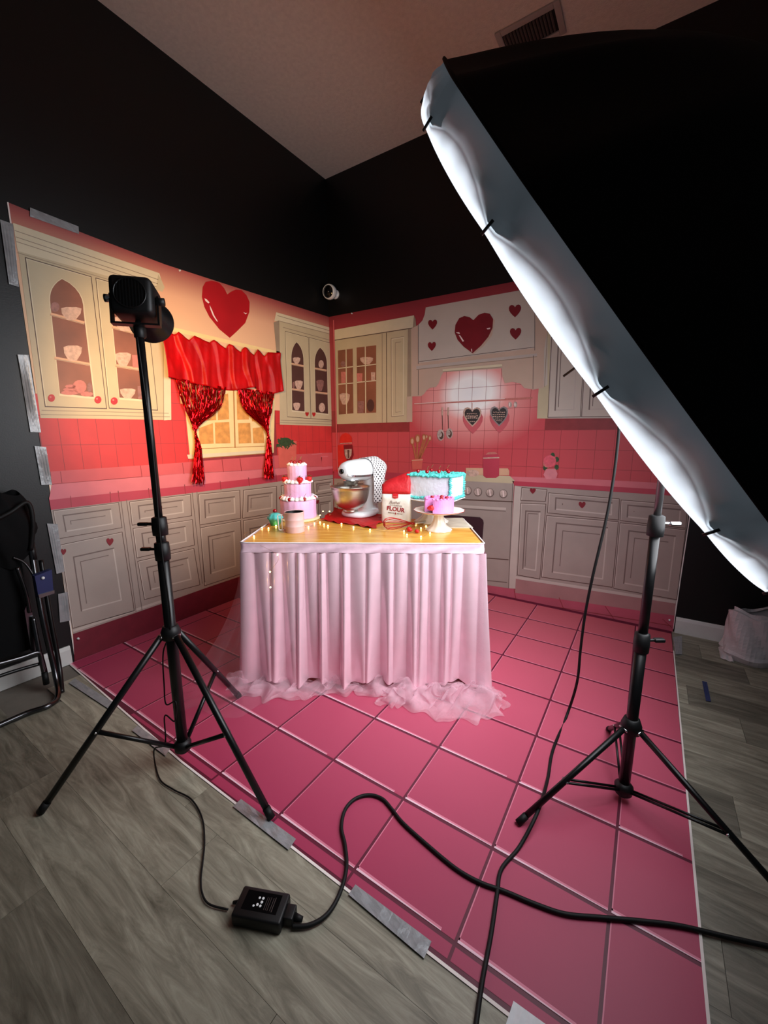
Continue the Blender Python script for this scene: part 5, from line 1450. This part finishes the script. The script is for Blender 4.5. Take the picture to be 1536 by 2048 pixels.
# ------------------------------------------------------------------ light stands
def light_stand(name, label, base, top_z, feet, hub_z, brace_z, joints, r0=0.0165, leg_r=0.0098, silver_top=False, double_brace=True):
    """tripod stand: feet are floor points, joints are (height, knob direction, style)"""
    b = Vector((base[0], base[1], 0))
    t = thing(name, label, 'light stand', b)
    low = joints[0][0]
    MB().tube([(0, 0, brace_z - 0.03), (0, 0, low)], r0, 'black_metal', n=16).build('lower_pole', t)
    zs = [j[0] for j in joints] + [top_z]
    for i in range(len(joints)):
        MB().tube([(0, 0, zs[i]), (0, 0, zs[i + 1])], r0 - 0.0035 * (i + 1), 'grey_metal' if (silver_top and i == len(joints) - 1) else 'black_metal', n=16).build('upper_pole', t)
    for (z, d, style) in joints:
        MB().lathe([(r0 - 0.002, -0.035), (r0 + 0.005, -0.033), (r0 + 0.006, -0.005), (r0 + 0.004, 0.028), (r0 - 0.004, 0.032)], 'black_plastic', T=Matrix.Translation((0, 0, z)), n=18).build('collar', t)
        d = Vector(d).normalized(); p0 = Vector((0, 0, z + 0.005))
        kn = MB(); kn.tube([p0 + d * r0, p0 + d * (r0 + 0.03)], 0.005, 'chrome' if style != 'black' else 'black_plastic', n=8); kn.build('knob_bolt', t)
        kb = MB(); kb.box((0, 0, 0), (0.034, 0.012, 0.018), 'chrome' if style == 'chrome' else 'black_plastic', T=frame_to(p0 + d * (r0 + 0.038), d) @ Matrix.Rotation(PI / 2, 4, 'Y'), bev=0.004); kb.build('knob', t)
    MB().lathe([(r0, -0.03), (r0 + 0.012, -0.026), (r0 + 0.014, 0.0), (r0 + 0.006, 0.022), (r0, 0.024)], 'black_plastic', T=Matrix.Translation((0, 0, hub_z)), n=18).build('leg_hub', t)
    MB().lathe([(r0, -0.024), (r0 + 0.01, -0.02), (r0 + 0.012, 0.006), (r0, 0.02)], 'black_plastic', T=Matrix.Translation((0, 0, brace_z)), n=18).build('brace_hub', t)
    for f in feet:
        f = Vector((f[0], f[1], 0)) - b; f.z = 0.009; d = Vector((f.x, f.y, 0)).normalized()
        top = d * (r0 + 0.012) + Vector((0, 0, hub_z - 0.012)); side = Vector((-d.y, d.x, 0))
        lg = MB().tube([top, f], leg_r, 'black_metal', n=10).build('leg', t)
        MB().tube([f + (top - f).normalized() * 0.035, f - (top - f).normalized() * 0.002], leg_r + 0.0016, 'black_rubber', n=10).build('rubber_foot', lg)
        MB().tube([top - side * 0.016, top + side * 0.016], 0.0042, 'chrome', n=8).build('rivet', lg)
        mid = top + (f - top) * 0.56; h0 = d * (r0 + 0.008) + Vector((0, 0, brace_z))
        br = MB()
        for sg in ((-1, 1) if double_brace else (0,)): br.tube([h0 + side * 0.007 * sg, mid + side * 0.008 * sg], 0.0042 if double_brace else 0.0085, 'black_metal', n=8)
        br.tube([mid - side * 0.013, mid + side * 0.013], 0.0036, 'chrome', n=8)
        br.build('brace', t)
    return t
LB = Vector((1.222, -2.362, 0))
f1, f2, f3 = on_floor(82, 1628), on_floor(543, 1640), on_floor(478, 1395)
light_stand('light_stand', 'black tripod stand carrying the spot lamp left of the table', LB, 1.585, (f1, f2, f3), 0.555, 0.085,
            [(0.86, (-RT.x, -RT.y, 0), 'black'), (0.95, (-RT.x, -RT.y, 0), 'black')], r0=0.0195, leg_r=0.0115, double_brace=False)
SBP = Vector((2.662, -1.62, 0))
g1, g2, g3 = on_floor(1036, 1650), on_floor(1217, 1462), on_floor(1640, 1880)
light_stand('light_stand', 'black tripod stand carrying the big softbox right of the table', SBP, 1.63, (g1, g2, g3), 0.30, 0.055,
            [(0.60, (RT.x, RT.y, 0), 'black'), (0.985, (RT.x, RT.y, 0), 'chrome')], r0=0.0175, silver_top=True)

# ------------------------------------------------------------------ spot lamp with reflector on the left stand
LP = Vector((LB.x, LB.y, 1.672))
aim = (Vector((0.0, -1.24, 1.44)) - LP).normalized()
LM = thing('spot_lamp', 'black box-shaped LED spot lamp with round reflector aimed at the red curtains', 'lamp', (LB.x, LB.y, 1.585))
LT = frame_to(LP - Vector((LB.x, LB.y, 1.585)), aim)
hb = MB()
hb.box((0, 0, 0.005), (0.118, 0.112, 0.125), 'black_plastic', T=LT, bev=0.016); hb.build('housing', LM)
vr = MB()
vr.lathe([(0.046, -0.057), (0.046, -0.0605), (0.042, -0.0605), (0.042, -0.055)], 'black_metal', T=LT, n=32); vr.build('vent_ring', LM)
for k in range(9):
    x = -0.034 + k * 0.0085; L = math.sqrt(max(0, 0.042 ** 2 - x * x))
    MB().box((x, 0, -0.0585), (0.0026, 2 * L, 0.004), 'black_metal', T=LT).build('vent_slat', LM)
MB().shell([(0.040, 0.062), (0.050, 0.070), (0.060, 0.10), (0.072, 0.15), (0.0735, 0.152), (0.070, 0.150), (0.056, 0.10), (0.044, 0.072)], 'black_metal', T=LT, n=40).build('reflector', LM)
M('lamp_chip', (255, 220, 160), 0.4, var=0, emit=(255, 170, 70), estr=30)
MB().lathe([(0.018, 0.0735), (0.018, 0.0745), (0.0, 0.0745)], 'lamp_chip', T=LT, n=20).build('light_chip', LM)
yk = MB()
for sg in (-1, 1): yk.box((sg * 0.066, -0.03, -0.01), (0.006, 0.085, 0.022), 'black_metal', T=LT)
yk.box((0, -0.075, -0.01), (0.138, 0.006, 0.022), 'black_metal', T=LT); yk.build('yoke', LM)
for sg in (-1, 1): MB().tube([LT @ Vector((sg * 0.06, 0.0, -0.01)), LT @ Vector((sg * 0.084, 0.0, -0.01))], 0.012, 'chrome' if sg > 0 else 'black_plastic', n=12).build('tilt_knob', LM)
MB().lathe([(0.0135, -0.022), (0.016, -0.02), (0.016, 0.01), (0.010, 0.02), (0.008, 0.03)], 'black_plastic', T=Matrix.Translation((0, 0, 0.0)), n=16).build('stand_socket', LM)
MB().box((0, -0.078, 0.045), (0.02, 0.03, 0.018), 'black_plastic', T=LT, bev=0.003).build('umbrella_clip', LM)
ld = bpy.data.lights.new('spot_lamp_beam', 'SPOT'); ld.energy = LED_POWER; ld.color = (1.0, 0.58, 0.22); ld.spot_size = 1.7; ld.spot_blend = 0.9; ld.shadow_soft_size = 0.03
lo = bpy.data.objects.new('spot_lamp_beam', ld); col.objects.link(lo)
lo.matrix_world = frame_to(LP + aim * 0.16, -aim)

# ------------------------------------------------------------------ big umbrella softbox
SC_ = Vector((2.482, -1.53, 1.55)); SN = Vector((-0.823, 0.099, -0.56)).normalized()
SR, SH, SD = 0.852, 0.085, 0.60
SX = thing('softbox', 'huge round black softbox with glowing white rim on the right', 'softbox', (0, 0, 0))
SX.matrix_world = frame_to(SC_, SN); SXI = SX.matrix_world
M('diffuser_cloth', (250, 252, 255), 0.8, var=0, emit=(236, 245, 255), estr=SOFTBOX_EMIT)
def lip_mat():
    m = bpy.data.materials.new('softbox_lip_cloth'); m.use_nodes = True
    nt = m.node_tree; nt.nodes.remove(nt.nodes['Principled BSDF']); out = nt.nodes['Material Output']
    di = nt.nodes.new('ShaderNodeBsdfDiffuse'); tl = nt.nodes.new('ShaderNodeBsdfTranslucent')
    di.inputs[0].default_value = (0.16, 0.16, 0.155, 1); tl.inputs[0].default_value = (0.88, 0.95, 0.98, 1)
    mx = nt.nodes.new('ShaderNodeMixShader'); mx.inputs[0].default_value = 0.7
    tc = nt.nodes.new('ShaderNodeTexCoord'); n = nt.nodes.new('ShaderNodeTexNoise'); n.inputs['Scale'].default_value = 16; n.inputs['Detail'].default_value = 5
    nt.links.new(tc.outputs['Object'], n.inputs['Vector']); bp = nt.nodes.new('ShaderNodeBump'); bp.inputs['Strength'].default_value = 0.5; bp.inputs['Distance'].default_value = 0.02
    nt.links.new(n.outputs['Fac'], bp.inputs['Height']); nt.links.new(bp.outputs[0], di.inputs['Normal'])
    nt.links.new(di.outputs[0], mx.inputs[1]); nt.links.new(tl.outputs[0], mx.inputs[2]); nt.links.new(mx.outputs[0], out.inputs[0])
    MATS['softbox_lip_cloth'] = m
lip_mat()
RIB0 = math.radians(3.0); NR = 16
def ribp(a):
    """0 at a rib tip, 1 half way between ribs"""
    t = ((a - RIB0) / (2 * PI / NR)) % 1.0
    return math.sin(PI * t)
NS = 192
lipm = MB()
def lipf(u, v):
    a = 2 * PI * u; b_ = ribp(a)
    pull = (1 - b_) ** 3
    z = -SH + (SH + 0.004 * b_) * v
    r = SR * (1 - 0.012 * b_) + 0.012 * math.sin(v * PI) * (0.5 + 0.5 * b_) - 0.012 * pull * math.sin(v * PI * 0.9) - 0.010 * v
    fan = ((a - RIB0) / (2 * PI / NR) + 0.5) % 1.0 - 0.5
    r += 0.006 * math.sin(fan * 46 / (0.35 + (1 - v) * 1.2)) * math.sin(v * PI) * max(0, 1 - abs(fan) * 2.2) + 0.003 * math.sin(a * 70 + v * 5) * math.sin(v * PI) + 0.004 * math.sin((a - RIB0) * NR * 3) * (1 - v) * v * 2
    return Vector((r * math.cos(a), r * math.sin(a), z))
lipm.grid(lipf, NS, 10, 'softbox_lip_cloth', closed_u=True); lipm.build('white_rim', SX)
seam = MB()
def bodyf(u, v):
    a = 2 * PI * u; b_ = ribp(a); t = v
    z = -SH - (SD - SH) * t
    r = SR * math.sqrt(max(0.0, 1 - t * 0.985)) * (1 - 0.035 * b_ * math.sin(min(1, t * 1.4 + 0.12) * PI)) * (1 - 0.012 * b_ * (1 - t))
    if t == 0: r += 0.002
    return Vector((r * math.cos(a), r * math.sin(a), z))
seam.grid(bodyf, NS, 14, 'black_fabric', closed_u=True); seam.build('black_shell', SX)
rim = MB(); rim.tube([((SR * (1 - 0.012 * ribp(2 * PI * k / NS)) + 0.003) * math.cos(2 * PI * k / NS) * 1.0 + 0, (SR * (1 - 0.012 * ribp(2 * PI * k / NS)) + 0.003) * math.sin(2 * PI * k / NS), -SH) for k in range(NS + 1)], 0.004, 'black_fabric', n=6); rim.build('seam_binding', SX)
dfz = -0.022
def dz_(a): return -0.006 - 0.030 * ribp(a)
def discf(mb, mat, f, dz):
    N = 192
    pts = [(f * SR * (1 - 0.012 * ribp(2 * PI * k / N)) * math.cos(2 * PI * k / N), f * SR * (1 - 0.012 * ribp(2 * PI * k / N)) * math.sin(2 * PI * k / N), dz_(2 * PI * k / N) + dz) for k in range(N)]
    return mb.add(pts + [(0, 0, -0.03 + dz)], [(k, (k + 1) % N, N) for k in range(N)], mat, True)
discf(MB(), 'diffuser_cloth', 0.985, 0.0).build('front_diffuser', SX)
M('light_stop_glow', (40, 42, 44), 0.8, var=0, emit=(226, 240, 255), estr=0.16)  # dim glow added to light the rim cloth from inside
discf(MB(), 'light_stop_glow', 0.99, -0.004).build('light_stop', SX)  # added unseen disc, keeps the diffuser's light off the rear of the rim
al = bpy.data.lights.new('softbox_beam', 'AREA'); al.shape = 'DISK'; al.size = 1.64; al.energy = SOFTBOX_POWER; al.spread = math.radians(128); al.color = (0.97, 0.985, 1.0)
alo = bpy.data.objects.new('softbox_beam', al); col.objects.link(alo); alo.matrix_world = frame_to(SC_ + SN * 0.006, -SN)
tipm = None
for k in range(NR):
    a = RIB0 + 2 * PI * k / NR
    tp = MB(); tp.tube([((SR - 0.004) * math.cos(a), (SR - 0.004) * math.sin(a), -0.022), ((SR - 0.006) * math.cos(a), (SR - 0.006) * math.sin(a), 0.004)], 0.0028, 'black_metal', n=6); tp.build('rib_tip', SX)
MB().tube([(0, 0, -SD + 0.02), (0, 0, 0.165)], 0.004, 'black_metal', n=10).build('umbrella_shaft', SX)
MB().lathe([(0.0, -SD - 0.03), (0.03, -SD - 0.03), (0.035, -SD), (0.05, -SD + 0.03)], 'black_plastic', n=20).build('end_cap', SX)

# ------------------------------------------------------------------ cables and power brick
def cable(pts, r, label, name='power_cable', mat='black_rubber', n=7):
    mb = MB(); mb.tube(spline(pts, n), r, mat, n=9); return tag(mb.build(name), label, 'cable')
def atdepth(px, py, d): return CAM + ray(px, py) * d
fz = lambda x, y, r: on_floor(x, y, r + 0.0034)
cr = 0.0058
top_pts = [atdepth(1246, 760, 1.62), atdepth(1238, 860, 1.62), atdepth(1228, 950, 1.63), atdepth(1212, 1040, 1.65), atdepth(1186, 1150, 1.69), atdepth(1170, 1230, 1.74), atdepth(1161, 1300, 1.78)]
cable(top_pts + [atdepth(1154, 1365, 1.80), fz(1134, 1430, cr), fz(1106, 1500, cr), fz(1095, 1560, cr), atdepth(1076, 1622, 1.32), fz(1040, 1692, cr), fz(1003, 1738, cr), fz(994, 1790, cr), fz(982, 1870, cr), fz(965, 1960, cr), fz(952, 2050, cr), fz(945, 2120, cr)], cr, 'black power cable hanging from the softbox and trailing over the pink floor')
cable([fz(x, y, cr) for x, y in ((584, 1853), (620, 1850), (655, 1828), (680, 1785), (693, 1735), (690, 1690), (683, 1655), (690, 1620), (710, 1598), (738, 1590), (765, 1598), (785, 1620), (806, 1646), (850, 1686), (910, 1736), (960, 1765), (1010, 1783), (1070, 1808), (1130, 1828), (1200, 1835), (1280, 1842), (1360, 1852), (1450, 1873), (1560, 1898))], cr, 'thick black power cable looping from the power brick across the pink floor')
cr2 = 0.0026
cable([LB + Vector((0.022, -0.02, 1.56)), LB + Vector((0.028, -0.012, 1.2)), LB + Vector((0.026, -0.016, 0.9)), LB + Vector((0.028, -0.012, 0.6)), LB + Vector((-0.03, -0.02, 0.47)), LB + Vector((-0.05, -0.02, 0.33)), LB + Vector((-0.02, -0.035, 0.27)), LB + Vector((0.04, -0.03, 0.30)), LB + Vector((0.03, -0.035, 0.22)), LB + Vector((-0.03, -0.04, 0.22)), LB + Vector((-0.04, -0.045, 0.10))] +
      [fz(x, y, cr2) for x, y in ((308, 1500), (318, 1555), (345, 1578), (382, 1598), (404, 1635), (409, 1680), (406, 1720), (402, 1755), (404, 1785), (418, 1808), (456, 1819))], cr2, 'thin black lamp cable running down the left stand to the power brick')
a_, b_ = on_floor(462, 1852, 0.0), on_floor(562, 1872, 0.0)
mid = (a_ + b_) / 2; br_a = math.atan2(b_.y - a_.y, b_.x - a_.x)
PB = thing('power_brick', 'black power adapter brick with printed label lying on the plank floor', 'adapter', mid + Vector((0, 0, 0.0)) + Vector((-math.sin(br_a), math.cos(br_a), 0)) * 0.036, br_a)
bl_ = (b_ - a_).length * 0.98; bwid, bh_ = 0.074, 0.036
MB().box((0, 0, bh_ / 2 + 0.001), (bl_, bwid, bh_), 'black_plastic', bev=0.006).build('case', PB)
MB().box((0, 0.004, bh_ + 0.0012), (bl_ * 0.72, bwid * 0.62, 0.0006), 'black_gloss').build('label', PB)
for k, (x, L, t_) in enumerate(((0.034, 0.034, 0.0016), (0.029, 0.03, 0.0012), (0.022, 0.032, 0.001), (0.017, 0.030, 0.001), (0.012, 0.030, 0.001))):
    MB().box((x, 0.002, bh_ + 0.0018), (t_, L, 0.0004), 'grey_metal').build('print_line', PB)
for (x, y, r) in ((0.0, 0.012, 0.0034), (0.0, 0.003, 0.0036), (0.0, -0.006, 0.0032), (-0.010, 0.012, 0.003), (-0.009, -0.004, 0.0034), (-0.018, -0.008, 0.0028)):
    MB().lathe([(r * 0.55, bh_ + 0.0016), (r, bh_ + 0.0016), (r, bh_ + 0.0021), (r * 0.55, bh_ + 0.0021)], 'white_plastic', T=Matrix.Translation((x, y, 0)), n=12).build('print_mark', PB)
MB().box((bl_ / 2 + 0.012, 0.0, 0.018), (0.026, 0.036, 0.026), 'black_plastic', bev=0.003).build('plug', PB)
MB().tube([(bl_ / 2 + 0.024, 0, 0.014), (bl_ / 2 + 0.046, 0, 0.0105)], [0.010, 0.0065], 'black_rubber', n=12).build('strain_relief', PB)
MB().tube([(-bl_ / 2, 0.01, 0.014), (-bl_ / 2 - 0.02, 0.01, 0.008)], [0.006, 0.004], 'black_rubber', n=10).build('strain_relief', PB)

# ------------------------------------------------------------------ folded chair, bag and clamp by the left wall
CH = thing('folding_chair', 'folded chrome tube chair with black seat leaning on the left wall', 'chair', (0.2, -2.62, 0))
def ct(pts, r, mat='dark_chrome', name='frame_tube', n=8): 
    return wchild(MB().tube(spline(pts, n) if len(pts) > 2 else pts, r, mat, n=12).build(name), CH)
Q = lambda x, y, d: on_left(x, y, d)
ct([Q(60, 1085, 0.10), Q(84, 1230, 0.18), Q(110, 1345, 0.235), on_floor(116, 1392, 0.016), on_floor(96, 1412, 0.013), on_floor(50, 1428, 0.013), on_floor(-40, 1468, 0.013)], 0.0125)
ct([Q(82, 1120, 0.11), Q(100, 1230, 0.17), Q(118, 1330, 0.22), on_floor(124, 1385, 0.016)], 0.0105, 'black_metal')
ct([Q(66, 1235, 0.16), Q(80, 1310, 0.20), Q(88, 1345, 0.215)], 0.0105)
ct([Q(-30, 1335, 0.20), Q(40, 1316, 0.20), Q(76, 1305, 0.20), Q(84, 1320, 0.205), Q(92, 1352, 0.215)], 0.0105)
ct([Q(-30, 1362, 0.19), Q(30, 1342, 0.19), Q(78, 1328, 0.195)], 0.0085, 'black_metal')
wchild(MB().tube([Q(89, 1345, 0.215), Q(93, 1368, 0.22)], 0.013, 'black_rubber', n=12).build('rubber_foot'), CH)
ct([Q(26, 1115, 0.13), Q(48, 1125, 0.13), Q(66, 1150, 0.14), Q(74, 1175, 0.15)], 0.005)
ct([Q(34, 1135, 0.14), Q(52, 1185, 0.15), Q(60, 1225, 0.155)], 0.0085)
def slab(pts, d0, d1, mat, name, parent, bev=True):
    a = [Q(x, y, d0) for x, y in pts]; off = Vector((d1 - d0, 0, 0))
    o = MB().prism(a, off, mat).build(name); return wchild(o, parent)
slab([(-60, 1130), (36, 1120), (62, 1290), (-60, 1330)], 0.05, 0.10, 'black_fabric', 'seat', CH)
slab([(47, 1220), (56, 1195), (70, 1260), (76, 1310), (60, 1300)], 0.135, 0.15, 'dark_chrome', 'side_plate', CH)
BG = thing('camera_bag', 'black fabric bag hanging over the folded chair by the left wall', 'bag', Q(20, 1150, 0.1))
def bagf(u, v):
    a = 2 * PI * u
    px = 4 + (58 + 10 * math.sin(v * 3)) * math.cos(a) * (0.35 + 0.65 * math.sin(PI * min(1, v * 0.8 + 0.12))); py = 985 + 150 * v
    d = 0.10 + 0.055 * math.sin(a) * math.sin(PI * min(1, v * 0.8 + 0.15)) + 0.006 * math.sin(a * 5 + v * 9)
    return Q(px + 4 * math.sin(v * 17 + a * 3), py + 6 * math.sin(a * 2), d)
wchild(MB().grid(bagf, 40, 18, 'black_fabric', closed_u=True).build('bag_body'), BG)
wchild(MB().tube(spline([Q(-30, 1050, 0.16), Q(20, 1025, 0.165), Q(55, 1005, 0.15), Q(66, 1045, 0.15), Q(62, 1100, 0.13)], 6), 0.010, 'black_rubber', n=8).build('strap'), BG)
wchild(MB().tube([Q(62, 1085, 0.10), Q(68, 1120, 0.12)], 0.014, 'black_plastic', n=10).build('strap_end'), BG)
CL = thing('spring_clamp', 'blue plastic clamp gripping the folded chair tubes', 'clamp', Q(84, 1160, 0.17))
cb_ = MB(); cb_.prism([Q(x, y, 0.165) for x, y in ((64, 1150), (98, 1137), (102, 1185), (72, 1193), (68, 1170))], Vector((0.035, 0, 0)), 'blue_plastic'); wchild(cb_.build('jaw'), CL)
wchild(MB().prism([Q(x, y, 0.16) for x, y in ((70, 1186), (102, 1177), (102, 1183), (72, 1193))], Vector((0.045, 0, 0)), 'grey_metal').build('spring_plate'), CL)
wchild(MB().sphere(Q(86, 1156, 0.205), 0.0075, 'white_plastic', n=12).build('rivet'), CL)

# ------------------------------------------------------------------ white plastic bag by the right wall
p = on_floor(1506, 1318)
WB = thing('plastic_bag', 'crumpled white plastic bag standing on the planks by the right baseboard', 'bag', p)
import random as _rd
rb = _rd.Random(3)
def pbag(u, v):
    a = 2 * PI * u
    r = 0.155 * (1 - 0.10 * v) * (0.92 + 0.10 * math.sin(a * 3 + 1.2 + v * 2) + 0.05 * math.sin(a * 7 + v * 8))
    if v < 0.12: r *= 0.9 + v * 1.2
    z = 0.30 * v + 0.012 * math.sin(a * 5 + v * 9) * v + 0.02 * math.sin(a * 2) * v
    if v > 0.93: r *= 0.8; z -= 0.02
    return Vector((r * math.cos(a) * 1.1, r * math.sin(a) * 0.8, max(0.002, z)))
bgm = MB(); bgm.grid(pbag, 56, 18, 'bag_plastic', closed_u=True, smooth=False); bgm.build('bag_body', WB)
fl_ = MB(); tip = on_floor(1441, 1316, 0.004) - p
def flap(u, v):
    b0 = Vector((-0.10, -0.12, 0.004)); b1 = Vector((-0.15, 0.05, 0.01)); e_ = b0 + (b1 - b0) * v
    q = e_ + (tip - e_) * u * (1 - 0.15 * abs(v - 0.4)); q.z = 0.004 + 0.035 * (1 - u) * math.sin(v * PI) + 0.006 * math.sin(u * 12 + v * 9) * (1 - u)
    q.z = max(0.003, q.z); return q
fl_.grid(flap, 14, 10, 'bag_plastic', smooth=False); fl_.build('handle_flap', WB)
